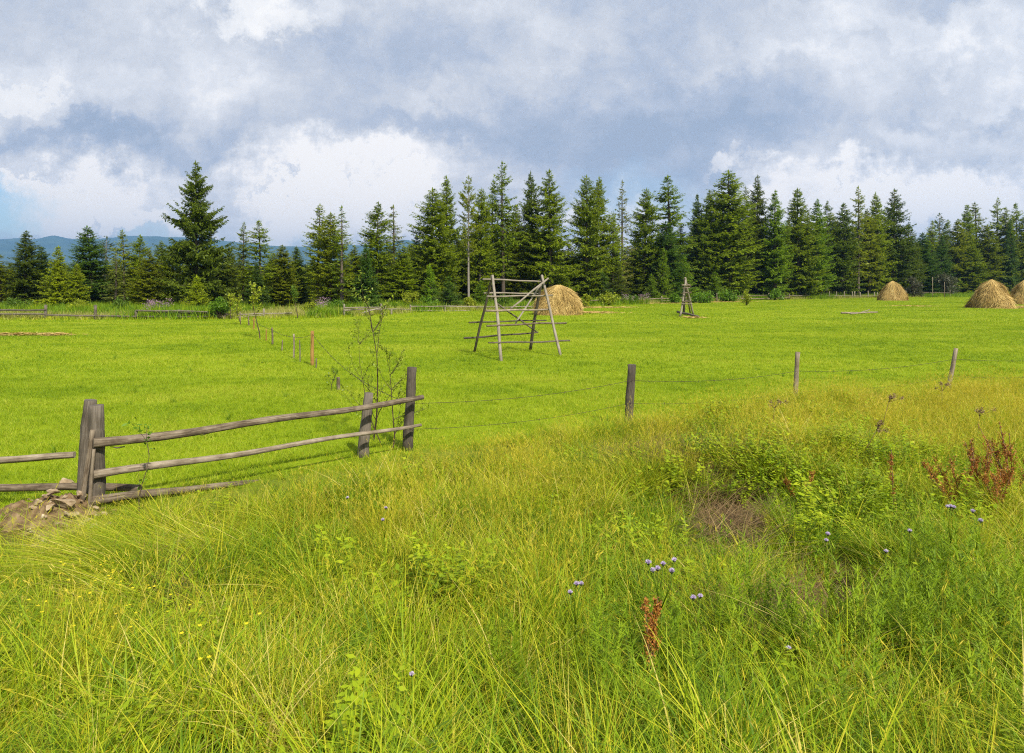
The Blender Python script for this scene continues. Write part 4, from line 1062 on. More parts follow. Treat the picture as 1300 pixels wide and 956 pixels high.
def m_field(seed, size, n, h0, h1, w0, w1):
    g, _ = tuft(seed, n, size, h0, h1, w0, w1, (0.0, 0.7), (0.1, 0.9), None, 3, square=True); return g.mesh('short_grass', M['grass_field'])
def m_flower(seed, mat, r=0.0075, n=6):
    rng = np.random.default_rng(seed); g = Geo()
    for s in range(n):
        p = np.array([*rng.normal(0, 0.16, 2), -0.02]); h = rng.uniform(0.3, 0.5)
        add_blades(g, p[None], np.array([rng.uniform(0, 6.28)]), np.array([h]), np.array([0.003]), np.array([0.0]), np.array([0.05]), 3, np.array([0.5]), mi=1)
        c = p + np.array([0, 0, h]); k = 6; az = np.arange(k) * 2 * np.pi / k
        a = np.stack([np.cos(az), np.sin(az), np.full(k, 0.4)], -1); b = np.stack([-np.sin(az), np.cos(az), np.zeros(k)], -1)
        add_quads(g, c + a * r * 0.8, a * r, b * r * 0.8, np.full(k, 0.6))
    return g.mesh('wildflower', mat, M['herb'])

rng = np.random.default_rng(101)
def sample(x0, x1, y0, y1, dens):
    n = int((x1 - x0) * (y1 - y0) * dens)
    return rng.uniform(x0, x1, n), rng.uniform(y0, y1, n)
def proj(X, Y, Z):
    return 650 + X / np.maximum(Y, .1) * F, HZ + (CAMZ - Z) / np.maximum(Y, .1) * F
def inview(X, Y, m=3.2):
    return np.abs(X) < 0.765 * Y + m
def vnoise(X, Y, s, z=0.0):
    return np.array([mnoise.noise(Vector((x * s, y * s, z))) for x, y in zip(X, Y)])
def soil_w(X, Y):
    w = np.zeros(len(X))
    for (hx, hy, rx, ry, dz) in HOLLOWS[:2]:
        w = np.maximum(w, 1.25 * np.exp(-((X - hx * Y / hy) / (rx * .9)) ** 2 - ((Y - hy + 0.38) / (ry * np.where(Y < hy - 0.3, 2.1, 1.1))) ** 2))
    w = np.maximum(w, 1.2 * np.exp(-((X + 5.2) / 0.5) ** 2 - ((Y - 7.65) / 0.48) ** 2))
    w = np.maximum(w, 1.1 * np.exp(-((X + 4.72) / 0.42) ** 2 - ((Y - 7.15) / 0.46) ** 2))
    return w
def place(name, meshes, X, Y, s0, s1, label, rotz=None, tilt=0.1, seed=1, dz=0.0, rough=False):
    Z = ground(X, Y) + dz
    r = np.random.default_rng(seed)
    sc_ = r.uniform(s0, s1, len(X))
    if rough:
        S_ = fence_y(X) - Y
        left = np.clip((1.5 - X) / 2.5, 0, 1)
        sc_ = sc_ * (1 - left * (1 - np.clip(0.22 + 0.55 * (S_ - 0.65), 0.22, 1)))
        for (hx, hy, rx, ry, dz_) in HOLLOWS[:2]:
            sc_ = sc_ * (1 - 0.80 * np.exp(-((X - hx * Y / hy) / (rx * 1.2)) ** 4 - ((Y - hy + 0.80) / 0.92) ** 4))
        sc_ = sc_ * np.clip(0.65 + 0.5 * S_, 0.65, 1) * (1 + 0.30 * vnoise(X, Y, 1.6, 12))
    scatter(name, meshes, np.stack([X, Y, Z], -1), r.uniform(0, 6.28, len(X)) if rotz is None else rotz, sc_, label, tilt, seed)

# rough strip between the road bank and the fences
X, Y = sample(-14, 19, 2.0, 19, 18)
k = inview(X, Y) & (Y < fence_y(X) + 0.35 * vnoise(X, Y, 0.9, 3) - 0.05)
X, Y = X[k], Y[k]
so = soil_w(X, Y); nz = vnoise(X, Y, 0.75); nz2 = vnoise(X, Y, 0.5, 9)
S = fence_y(X) - Y
PX, PY = proj(X, Y, ground(X, Y))
# lusher green in the ditch on the right and near the bottom right, golden along the upper right
lush_p = np.clip(0.40 + 0.75 * nz + 0.45 * np.exp(-((PX - 960) / 170) ** 2 - ((PY - 640) / 70) ** 2) + 0.35 * np.exp(-((PX - 1100) / 260) ** 2 - ((PY - 830) / 90) ** 2) - 0.4 * np.exp(-((PX - 1150) / 200) ** 2 - ((PY - 545) / 40) ** 2), 0, 1)
u = rng.random(len(X))
keep = (so < 0.30 + 0.3 * rng.random(len(X))) | ((X < 0) & (rng.random(len(X)) < 0.22))
lk = keep & (u < lush_p); gk = keep & (u >= lush_p)
place('lush_grass', [m_lush(s) for s in range(5)], X[lk], Y[lk], 0.8, 1.2, 'deep green lush grass in the ditch and low spots of the rough strip', seed=2, rough=True)
place('long_grass', [m_long(s + 20) for s in range(6)], X[gk], Y[gk], 0.75, 1.15, 'long yellow-green meadow grass covering the rough strip before the fences', seed=3, rough=True)
# golden tufts
X2, Y2 = sample(-9, 19, 2.5, 20, 14)
PX2, PY2 = proj(X2, Y2, ground(X2, Y2))
w = 1.3 * np.exp(-((PX2 - 1170) / 230) ** 2 - ((PY2 - 530) / 42) ** 2) + 0.30 * np.exp(-((PX2 - 620) / 200) ** 2 - ((PY2 - 620) / 60) ** 2) + 0.25 * np.exp(-((PX2 - 330) / 150) ** 2 - ((PY2 - 700) / 60) ** 2) + 0.06 + 0.9 * np.clip(vnoise(X2, Y2, 1.0, 41) - 0.15, 0, 1)
k = inview(X2, Y2) & (rng.random(len(X2)) < w) & (Y2 < fence_y(X2) + 0.2) & (soil_w(X2, Y2) < 0.3)
place('golden_tufts', [m_goldtuft(s + 300) for s in range(4)], X2[k], Y2[k], 0.75, 1.15, 'dry golden grass tufts in the rough strip', None, 0.12, 33, 0.0, True)
# combed grass lying over on the left slope and the arching clump in the ditch
X, Y = sample(-9, 3, 2.5, 10, 16)
PX, PY = proj(X, Y, ground(X, Y))
w = np.exp(-((PX - 190) / 150) ** 2 - ((PY - 730) / 75) ** 2) + np.exp(-((PX - 820) / 75) ** 2 - ((PY - 610) / 28) ** 2)
k = inview(X, Y) & (rng.random(len(X)) < 0.8 * w) & (Y < fence_y(X) - 0.3) & (soil_w(X, Y) < 0.5)
X, Y, PX = X[k], Y[k], PX[k]
rz = np.where(PX < 600, math.pi + 0.5 + rng.normal(0, 0.35, len(X)), math.pi * 1.15 + rng.normal(0, 0.3, len(X)))
place('combed_grass', [m_combed(s + 40) for s in range(4)], X, Y, 0.7, 1.1, 'wind-combed long grass lying over on the slope', rz, 0.06, 4, 0.0, True)
# golden seeding stalks
X, Y = sample(-14, 19, 2.3, 19, 11)
PX, PY = proj(X, Y, ground(X, Y))
w = 0.20 + 0.5 * vnoise(X, Y, 0.6, 4) + 1.5 * np.exp(-((PX - 1150) / 240) ** 2 - ((PY - 545) / 50) ** 2) + 0.5 * np.exp(-((PX - 600) / 200) ** 2 - ((PY - 600) / 70) ** 2) + 0.35 * np.exp(-((PX - 400) / 200) ** 2 - ((PY - 720) / 120) ** 2) \
    - 0.5 * np.exp(-((PX - 960) / 120) ** 2 - ((PY - 680) / 60) ** 2) - 0.4 * np.exp(-((PX - 130) / 120) ** 2 - ((PY - 690) / 60) ** 2)
k = inview(X, Y) & (rng.random(len(X)) < w) & (Y < fence_y(X) + 0.1 + 0.5 * vnoise(X, Y, 0.8, 5)) & (soil_w(X, Y) < 0.4)
place('seeding_grass', [m_gold(s + 60) for s in range(6)], X[k], Y[k], 0.7, 1.1, 'golden seed stalks standing above the rough grass', None, 0.08, 5, 0.0, True)
# dry straw in the hollows and under the arching clump
X, Y = sample(-7, 6, 4, 11, 60)
PX, PY = proj(X, Y, ground(X, Y))
w = 0.16 * soil_w(X, Y) * (X > 0) + 0.9 * np.exp(-((PX - 830) / 60) ** 2 - ((PY - 592) / 12) ** 2) + 0.7 * np.exp(-((PX - 930) / 40) ** 2 - ((PY - 625) / 40) ** 2) + 0.8 * np.exp(-((PX - 950) / 40) ** 2 - ((PY - 800) / 18) ** 2) + 0.35 * np.exp(-((PX - 180) / 60) ** 2 - ((PY - 770) / 25) ** 2)
k = rng.random(len(X)) < w
place('dry_straw', [m_straw(s + 80) for s in range(4)], X[k], Y[k], 0.7, 1.2, 'dead brown straw lying in the washed-out hollows', rng.normal(0, 0.5, k.sum()), 0.15, 6, 0.02)
# leafy herbs right of the ditch
X, Y = sample(-9, 15, 2.5, 17, 26)
PX, PY = proj(X, Y, ground(X, Y))
w = (0.33 + 0.7 * vnoise(X, Y, 1.1, 8)) * np.exp(-((PX - 1010) / 130) ** 2 - ((PY - 595) / 50) ** 2) + 0.5 * np.exp(-((PX - 1080) / 100) ** 2 - ((PY - 640) / 40) ** 2) + 0.35 * np.exp(-((PX - 500) / 60) ** 2 - ((PY - 760) / 30) ** 2) + 0.015 + 0.55 * np.clip(vnoise(X, Y, 0.9, 31) - 0.22, 0, 1)
k = inview(X, Y) & (rng.random(len(X)) < w) & (Y < fence_y(X) - 0.4) & (soil_w(X, Y) < 0.12)
place('leafy_herbs', [m_herb(s + 100) for s in range(5)], X[k], Y[k], 0.8, 1.25, 'light green leafy weeds crowding the right side of the ditch', None, 0.1, 7, 0.0, True)
# tall feathery herbs at the bottom right
X, Y = sample(-3, 9, 2.0, 7.5, 26)
PX, PY = proj(X, Y, ground(X, Y) + 0.3)
w = 0.60 * np.exp(-((PX - 1190) / 160) ** 2 - ((PY - 800) / 85) ** 2) + 0.45 * np.exp(-((PX - 870) / 60) ** 2 - ((PY - 820) / 60) ** 2) + 0.4 * np.exp(-((PX - 760) / 80) ** 2 - ((PY - 850) / 40) ** 2) + 0.3 * np.exp(-((PX - 980) / 60) ** 2 - ((PY - 820) / 60) ** 2)
k = inview(X, Y) & (rng.random(len(X)) < w) & (soil_w(X, Y) < 0.05) & (np.exp(-((X - 2.95 * Y / 6.5) / 0.5) ** 4 - ((Y - 5.7) / 0.8) ** 4) < 0.4)
place('feathery_herbs', [m_spike(s + 120) for s in range(5)], X[k], Y[k], 0.8, 1.1, 'tall feathery dark green weeds filling the lower right corner', None, 0.1, 8)
# tiny wildflowers
X, Y = sample(-6, 5, 3, 8, 5)
PX, PY = proj(X, Y, ground(X, Y) + 0.4)
w = 0.9 * np.exp(-((PX - 160) / 110) ** 2 - ((PY - 780) / 45) ** 2) + 0.25 * np.exp(-((PX - 960) / 40) ** 2 - ((PY - 830) / 30) ** 2)
k = inview(X, Y) & (rng.random(len(X)) < w)
place('yellow_wildflowers', [m_flower(s + 140, M['yellow_petal']) for s in range(3)], X[k], Y[k], 0.8, 1.1, 'tiny yellow wildflowers dotted through the lower left grass', None, 0.1, 9, 0.08)

# mown field: fine near, coarser far
def field_pts(y0, y1, dens):
    st = 1 / math.sqrt(dens)
    gx, gy = np.meshgrid(np.arange(-0.79 * y1 - 3.5, 0.79 * y1 + 3.5, st), np.arange(y0, y1, st))
    gx = gx.ravel() + rng.uniform(-.45, .45, gx.size) * st; gy = gy.ravel() + rng.uniform(-.45, .45, gy.size) * st
    k_ = np.abs(gx) < 0.79 * gy + 3.2
    return gx[k_], gy[k_]
X, Y = field_pts(7, 20, 9); k = Y > fence_y(X) - 0.3
place('mown_grass', [m_field(s + 160, 0.24, 200, 0.05, 0.15, 0.004, 0.008) for s in range(6)], X[k], Y[k], 0.8, 1.2, 'short bright green mown grass of the near field', None, 0.05, 10)
X, Y = field_pts(20, 48, 2.6)
kk = np.ones(len(X), bool)
place('mown_grass', [m_field(s + 180, 0.5, 260, 0.05, 0.14, 0.008, 0.014) for s in range(5)], X[kk], Y[kk], 0.8, 1.2, 'short bright green mown grass of the middle field', None, 0.04, 11)
def fence_far(px_): return np.interp(px_, [-60, 0, 290, 437, 521, 700, 735, 840, 1000, 1114, 1200, 1320], [53, 53, 55.5, 58, 67, 77, 84, 103, 130, 144, 152, 165])
X, Y = field_pts(48, 165, 0.55); PX = 650 + X / Y * F; k = Y < fence_far(PX) - 0.5
place('mown_grass', [m_field(s + 200, 1.0, 260, 0.05, 0.15, 0.018, 0.034) for s in range(5)], X[k], Y[k], 0.8, 1.2, 'short bright green mown grass of the far field', None, 0.03, 12)
# darker clover tufts in the mown field
X, Y = field_pts(11, 60, 1.3); nzv = vnoise(X, Y, 0.35, 2); k = (Y > fence_y(X) + 0.5) & (rng.random(len(X)) < np.clip(nzv * 1.3 + 0.12, 0, 1)) & (Y < 50)
place('clover_tufts', [m_lush(s + 220) for s in range(3)], X[k], Y[k], 0.24, 0.50, 'dark green tufts dotted over the mown field', None, 0.1, 13)

# tall weeds beyond the far fences and along them
def m_weed(seed, mat, h0, h1):
    g, _ = tuft(seed, 90, 0.9, h0, h1, 0.025, 0.05, (0.0, 0.35), (0.0, 0.5), None, 3); return g.mesh('tall_weeds', M[mat])
n = 5200; PX = rng.uniform(-40, 1340, n); E = np.array([edge_d(p) for p in PX]); Fd = fence_far(PX)
Y = Fd + (E + 5 - Fd) * rng.random(n) ** 0.9; X = (PX - 650) / F * Y
a = vnoise(X, Y, 0.12, 6) > -0.05 - 0.25 * (rng.random(n) - 0.5) + 0.0
place('tall_weeds', [m_weed(s + 240, 'grass_lush', 0.4, 1.1) for s in range(3)], X[a], Y[a], 0.7, 1.3, 'rank green weeds between the far fences and the forest', None, 0.05, 14)
place('pale_tall_grass', [m_weed(s + 250, 'pale_grass', 0.25, 0.75) for s in range(3)], X[~a], Y[~a], 0.7, 1.2, 'pale seeding grass between the far fences and the forest', None, 0.05, 15)
n = 380; PX = rng.uniform(-40, 1340, n); Fd = fence_far(PX); Y = Fd + rng.normal(0.3, 0.5, n); X = (PX - 650) / F * Y
place('pale_tall_grass', [m_weed(s + 260, 'grass_long', 0.25, 0.6) for s in range(3)], X, Y, 0.4, 0.8, 'long grass left standing along the foot of the far fences', None, 0.05, 16)
# fireweed
cl = [(205, 386, 60), (190, 388, 59), (405, 388, 63), (800, 379, 95), (815, 380, 97)]
PXs = np.concatenate([rng.normal(c[0], 5, 5) for c in cl]); Y = np.concatenate([rng.normal(c[2], 1.0, 5) for c in cl]); X = (PXs - 650) / F * Y
def m_fire(seed):
    g, r = tuft(seed, 20, 0.3, 0.9, 1.4, 0.03, 0.05, (0, .1), (0, .1), None, 3); 
    n = 45; P = np.concatenate([r.normal(0, 0.2, (n, 2)), r.uniform(0.8, 1.5, (n, 1))], 1); a = unit(r.normal(0, 1, (n, 3))); b = unit(np.cross(a, r.normal(0, 1, (n, 3))))
    add_quads(g, P, a * 0.05, b * 0.05, r.random(n), 1)
    return g.mesh('fireweed', M['grass_lush'], M['pink_petal'])
place('fireweed', [m_fire(s + 270) for s in range(3)], X, Y, 0.8, 1.1, 'faded pink fireweed patches behind the far fences', None, 0.05, 17)

# ------------------------------------------------------------------ thistles and docks
def thistle(heads, base_px, d, label, seed, leaves=26):
    """heads: list of photo pixels of the flower heads"""
    rngt = np.random.default_rng(seed)
    x = (base_px - 650) / F * d; p0 = Vector((x, d, gz(x, d)))
    o = thing('thistle_plant', p0, label, 'thistle', 'lilac thistles in the rough grass')
    tb = Tubes(); lv = Geo()
    c = sum((at(h[0], h[1], d) for h in heads), Vector()) / len(heads) - p0
    fork = Vector((c.x * 0.7, c.y * 0.7, c.z * 0.68))
    tb.tube([Vector((0, 0, -0.03)), fork * 0.5 + Vector((0.01, 0, 0)), fork], [0.006, 0.005, 0.004], 6, 0, seed)
    for (hx, hy) in heads:
        dd = d + rngt.uniform(-0.06, 0.06); q = at(hx, hy, dd) - p0
        tb.tube([fork, fork.lerp(q, 0.5) + Vector((rngt.normal(0, .012), rngt.normal(0, .012), -0.01)), q - Vector((0, 0, 0.012))], [0.0035, 0.003, 0.0025], 5, 0, seed)
        r = 0.0165 * rngt.uniform(0.85, 1.1)
        fg = Geo()
        n = 90; dirs = unit(np.abs(rngt.normal(0, 1, (n, 3))) * np.array([1, 1, 1]) * np.stack([rngt.choice([-1, 1], n), rngt.choice([-1, 1], n), np.ones(n)], -1))
        ctr = np.array(q)
        add_quads(fg, ctr + dirs * r * 0.55, dirs * r * 0.75, unit(np.cross(dirs, rngt.normal(0, 1, (n, 3)))) * r * 0.16, rngt.random(n))
        n2 = 40; dr2 = unit(np.stack([rngt.normal(0, 1, n2), rngt.normal(0, 1, n2), -np.abs(rngt.normal(0, 0.9, n2))], -1))
        add_quads(fg, ctr + np.array([0, 0, -0.006]) + dr2 * r * 0.5, dr2 * r * 0.35 + np.array([0, 0, 0.004]), unit(np.cross(dr2, np.array([0, 0, 1.0]))) * r * 0.3, rngt.random(n2), 1)
        fg.build('flower_head', [M['lilac_petal'], M['bract']], o)
    n = leaves; t = rngt.uniform(0.1, 1, n); P = np.array([fork * float(k_) for k_ in t])
    l = rngt.uniform(0.06, 0.13, n) * (1.2 - 0.7 * t)
    add_blades(lv, P, rngt.uniform(0, 6.28, n), l, l * 0.28, rngt.uniform(0.6, 1.3, n), rngt.uniform(0, .6, n), 3, rngt.random(n))
    tb.build('stem', M['herb'], o)
    lv.build('leaves', M['herb'], o)
    return o
thistle([(823, 714), (829, 724), (842, 716), (853, 725), (856, 711), (835, 722)], 838, 4.35, 'thistle with a cluster of six lilac heads above the rusty dock', 1)
thistle([(724, 752), (738, 741), (732, 741)], 731, 4.25, 'small pale thistle left of the six-headed one', 2)
thistle([(880, 759), (889, 757)], 884, 4.2, 'thistle with one pale bud right of the rusty dock', 3)
thistle([(523, 856)], 523, 3.75, 'lone lilac thistle at the lowest middle of the grass', 4)
thistle([(917, 862)], 917, 3.7, 'single lilac thistle head low below the tall feathery weeds', 5)
thistle([(1051, 678), (1049, 686)], 1052, 5.1, 'pale thistle just above the right hollow of bare earth', 6)
thistle([(1155, 674)], 1156, 5.2, 'whitish thistle between the right hollow and the rusty dock clump', 7)
thistle([(1207, 643), (1203, 643), (1211, 644)], 1207, 5.6, 'flat lilac thistle head nearest below the rusty dock clump', 8)
thistle([(1235, 649), (1245, 661)], 1238, 5.6, 'thin thistle with two tiny heads right of the flat lilac one', 9)
thistle([(1125, 700)], 1126, 4.9, 'small white thistle left of the tall feathery weeds, above the hollow', 10)
thistle([(1001, 823)], 1001, 4.0, 'pale thistle head left of the tall feathery weeds, below the hollow', 11)
thistle([(441, 632)], 442, 6.7, 'tiny white thistle head in the long grass below the tall end post', 12)
thistle([(490, 645), (486, 660)], 489, 6.4, 'faded thistle with two brown heads in the middle grass', 13)

def dock(px_, d, top, seed, label, stalks=4, spread=0.10, br=1.0):
    rngt = np.random.default_rng(seed); x = (px_ - 650) / F * d; p0 = Vector((x, d, gz(x, d)))
    H = CAMZ - (top - HZ) / F * d - p0.z
    o = thing('dock_plant', p0, label, 'dock plant', 'rusty dock plants'); tb = Tubes(); sd = Geo(); lv = Geo()
    for s in range(stalks):
        sd = Geo()
        ln = rngt.normal(0, spread, 2); h = H * rngt.uniform(0.7, 1.0)
        q = np.array([ln[0] * 1.6, ln[1], h]); tb.tube([(0, 0, -0.02), tuple(q * 0.5 * np.array([0.7, 0.7, 1])), tuple(q)], [0.006, 0.005, 0.003], 5, 0, s)
        nb = 11
        for k in range(nb):
            t0 = rngt.uniform(0.30, 0.95); c0 = q * t0 * np.array([0.7 + 0.3 * t0, 0.7 + 0.3 * t0, 1])
            bl = br * (0.24 * (1.1 - t0) + 0.06) * rngt.uniform(0.6, 1.2); az = rngt.uniform(0, 6.28)
            e = c0 + np.array([math.cos(az) * 0.38, math.sin(az) * 0.38, 0.9]) * bl
            m_ = ((c0 + e) / 2)[None]; h_ = ((e - c0) * 0.56)[None]; add_quads(sd, m_, h_, np.array([[0.003, 0, 0]]), np.array([0.3])); add_quads(sd, m_, h_, np.array([[0, 0.003, 0]]), np.array([0.3]))
            n = 24; u_ = rngt.uniform(0.1, 1.05, n)[:, None]; c = c0 + (e - c0) * u_ + rngt.normal(0, 0.010, (n, 3))
            a = unit(rngt.normal(0, 1, (n, 3))); b = unit(np.cross(a, rngt.normal(0, 1, (n, 3))))
            add_quads(sd, c, a * 0.0085, b * 0.0078, rngt.random(n))
        n = 60; u_ = rngt.uniform(0.28, 1.0, n)[:, None]; c = q * u_ * np.concatenate([0.7 + 0.3 * u_, 0.7 + 0.3 * u_, np.ones((n, 1))], 1) + rngt.normal(0, 0.008, (n, 3))
        a = unit(rngt.normal(0, 1, (n, 3))); b = unit(np.cross(a, rngt.normal(0, 1, (n, 3)))); add_quads(sd, c, a * 0.0085, b * 0.008, rngt.random(n))
        sp_ = [q * np.array([0.7 + 0.3 * t_, 0.7 + 0.3 * t_, 1]) * t_ for t_ in np.linspace(0.26, 1.0, 9)]
        for a_, b_ in zip(sp_[:-1], sp_[1:]):
            for sw in ((0.004, 0, 0), (0, 0.004, 0)): add_quads(sd, ((a_ + b_) / 2)[None], ((b_ - a_) * 0.62)[None], np.array([sw]), np.array([0.25]))
        sd.build('seed_spike', M['dock'], o)
    n = 10; l = rngt.uniform(0.12, 0.25, n)
    add_blades(lv, np.concatenate([rngt.normal(0, 0.02, (n, 2)), np.full((n, 1), 0.05)], 1), rngt.uniform(0, 6.28, n), l, l * 0.3, rngt.uniform(0.5, 1.2, n), rngt.uniform(0, .8, n), 4, rngt.random(n))
    tb.build('stem', M['dry_brown'], o)
    lv.build('leaves', M['herb'], o)
dock(826, 4.3, 738, 1, 'upright rusty orange dock plant below the six-headed thistle', 3, 0.03, 0.45)
dock(1247, 8.4, 552, 2, 'dark red-brown dock plant with one tall spike, left part of the right clump', 6, 0.11)
dock(1286, 8.5, 536, 3, 'bright rusty dock plant at the right edge, tallest of the right clump', 8, 0.15)
dock(1222, 8.1, 580, 4, 'short spreading red-brown dock at the left foot of the right clump', 6, 0.16)
dock(1268, 7.9, 590, 5, 'low dark dock plant in the middle of the right clump', 6, 0.14)
dock(1018, 8.4, 600, 6, 'small dark red dock lying among the leafy weeds right of the ditch', 2, 0.16, 0.7)
dock(1135, 7.9, 566, 7, 'single leaning rusty dock spike left of the right clump', 1, 0.20, 0.6)

def umbel(px_, d, top, seed, label, lean=(0.1, 0)):
    rngt = np.random.default_rng(seed); x = (px_ - 650) / F * d; p0 = Vector((x, d, gz(x, d))); H = CAMZ - (top - HZ) / F * d - p0.z
    o = thing('dry_stalk', p0, label, 'dry plant', 'dry brown stalks'); tb = Tubes(); g = Geo()
    q = Vector((lean[0], lean[1], H)); tb.tube([(0, 0, -0.02), q * 0.5, q], [0.006, 0.005, 0.003], 5, 0, seed)
    for k_ in range(5):
        e = q + Vector((rngt.normal(0, 0.07), rngt.normal(0, 0.05), rngt.uniform(-0.08, 0.05))); tb.tube([q * 0.85, e], [0.003, 0.002], 4, 0, k_)
        n = 40; c = np.array(e) + rngt.normal(0, 0.018, (n, 3)); a = unit(rngt.normal(0, 1, (n, 3))); b = unit(np.cross(a, rngt.normal(0, 1, (n, 3))))
        g = Geo(); add_quads(g, c, a * 0.010, b * 0.008, rngt.random(n)); g.build('seed_head', M['dry_brown'], o)
    tb.build('stem', M['dry_brown'], o)
umbel(1112, 11.5, 500, 1, 'dry brown seeded stalk leaning in the golden grass below the middle wire post', (0.25, 0))
umbel(1090, 10.0, 540, 2, 'lower dry brown stalk leaning left of the single rusty spike', (0.3, 0))
umbel(980, 12.0, 510, 3, 'thin dry brown stalk just left of the second wire post foot', (0.05, 0))
umbel(1195, 13.8, 489, 4, 'dry dark seed heads at the foot of the leaning right wire post', (0.02, 0))
umbel(1240, 11.5, 520, 5, 'dry brown stalk between the leaning right wire post and the rusty clump', (0.05, 0))

# ------------------------------------------------------------------ haze
def haze():
    import bmesh
    bm = bmesh.new(); bmesh.ops.create_cube(bm, size=1)
    for v in bm.verts: v.co = Vector((v.co.x * 24000, 10200 if v.co.y > 0 else -1500, v.co.z))
    for v in bm.verts: v.co.z = -6 if v.co.z < 0 else 640
    me = bpy.data.meshes.new('haze'); bm.to_mesh(me); bm.free()
    m, nt, out = new_mat('haze_air')
    pv = N(nt, 'ShaderNodeVolumePrincipled'); pv.inputs['Color'].default_value = (0.27, 0.56, 1.0, 1); pv.inputs['Density'].default_value = HAZE_D; pv.inputs['Anisotropy'].default_value = 0.2
    L(nt, pv.outputs[0], out.inputs['Volume']); me.materials.append(m)
    o = link(bpy.data.objects.new('haze', me)); tag(o, 'thin blue haze of distant air', kind='stuff')
HAZE_D = 0.00012
haze()

# ------------------------------------------------------------------ sky, sun, camera
SUN = Vector((0.46, -0.78, 0.90)).normalized()
elev = math.asin(SUN.z); azim = math.atan2(SUN.x, SUN.y)
w = bpy.data.worlds.new('World'); SC.world = w; w.use_nodes = True
nt = w.node_tree
for n_ in list(nt.nodes): nt.nodes.remove(n_)
out = nt.nodes.new('ShaderNodeOutputWorld')
sky = N(nt, 'ShaderNodeTexSky', sky_type='NISHITA', sun_disc=False); sky.sun_elevation = elev; sky.sun_rotation = azim; sky.air_density = 1.0; sky.dust_density = 0.2; sky.ozone_density = 1.8
bg_sky = N(nt, 'ShaderNodeBackground'); bg_sky.inputs[1].default_value = 0.10
L(nt, sky.outputs[0], bg_sky.inputs[0])
tc = N(nt, 'ShaderNodeTexCoord'); sx = N(nt, 'ShaderNodeSeparateXYZ'); L(nt, tc.outputs['Generated'], sx.inputs[0])
ay = math_n(nt, 'ADD', math_n(nt, 'ABSOLUTE', sx.outputs[1]), 0.06)
U = math_n(nt, 'DIVIDE', sx.outputs[0], ay); Vv = math_n(nt, 'DIVIDE', sx.outputs[2], ay)
cb = N(nt, 'ShaderNodeCombineXYZ'); L(nt, U, cb.inputs[0]); L(nt, Vv, cb.inputs[1])
uv = cb.outputs[0]
# cloud-layer coordinates (flattened towards the horizon)
dz = math_n(nt, 'ADD', math_n(nt, 'MAXIMUM', sx.outputs[2], 0.0), 0.13)
cl = N(nt, 'ShaderNodeCombineXYZ'); L(nt, math_n(nt, 'DIVIDE', sx.outputs[0], dz), cl.inputs[0]); L(nt, math_n(nt, 'DIVIDE', sx.outputs[1], dz), cl.inputs[1])
nA = noise_n(nt, cl.outputs[0], 1.1, 6, 0.58, 0.3)
nB = noise_n(nt, uv, 5.0, 6, 0.62, 0.2)
nW = noise_n(nt, uv, 7.5, 6, 0.66)
# domain warp for billowy edges
wp = N(nt, 'ShaderNodeVectorMath', operation='SUBTRACT'); L(nt, nW.outputs['Color'], wp.inputs[0]); wp.inputs[1].default_value = (0.5, 0.5, 0.5)
ws = N(nt, 'ShaderNodeVectorMath', operation='SCALE'); L(nt, wp.outputs[0], ws.inputs[0]); ws.inputs['Scale'].default_value = 0.24
wuv = N(nt, 'ShaderNodeVectorMath', operation='ADD'); L(nt, uv, wuv.inputs[0]); L(nt, ws.outputs[0], wuv.inputs[1])
nC = noise_n(nt, wuv.outputs[0], 16.0, 6, 0.66, 0.0)
nD = noise_n(nt, wuv.outputs[0], 8.0, 6, 0.6, 0.0)
def blob(px_, py_, rx, ry, lo_=0.35):
    s = N(nt, 'ShaderNodeVectorMath', operation='SUBTRACT'); L(nt, wuv.outputs[0], s.inputs[0]); s.inputs[1].default_value = ((px_ - 650) / F, (HZ - py_) / F, 0)
    m_ = N(nt, 'ShaderNodeVectorMath', operation='MULTIPLY'); L(nt, s.outputs[0], m_.inputs[0]); m_.inputs[1].default_value = (F / rx, F / ry, 0)
    l_ = N(nt, 'ShaderNodeVectorMath', operation='LENGTH'); L(nt, m_.outputs[0], l_.inputs[0])
    r_ = N(nt, 'ShaderNodeMapRange', interpolation_type='SMOOTHSTEP'); L(nt, l_.outputs['Value'], r_.inputs[0])
    r_.inputs[1].default_value = 1.0; r_.inputs[2].default_value = lo_; r_.inputs[3].default_value = 0; r_.inputs[4].default_value = 1
    return r_.outputs[0]
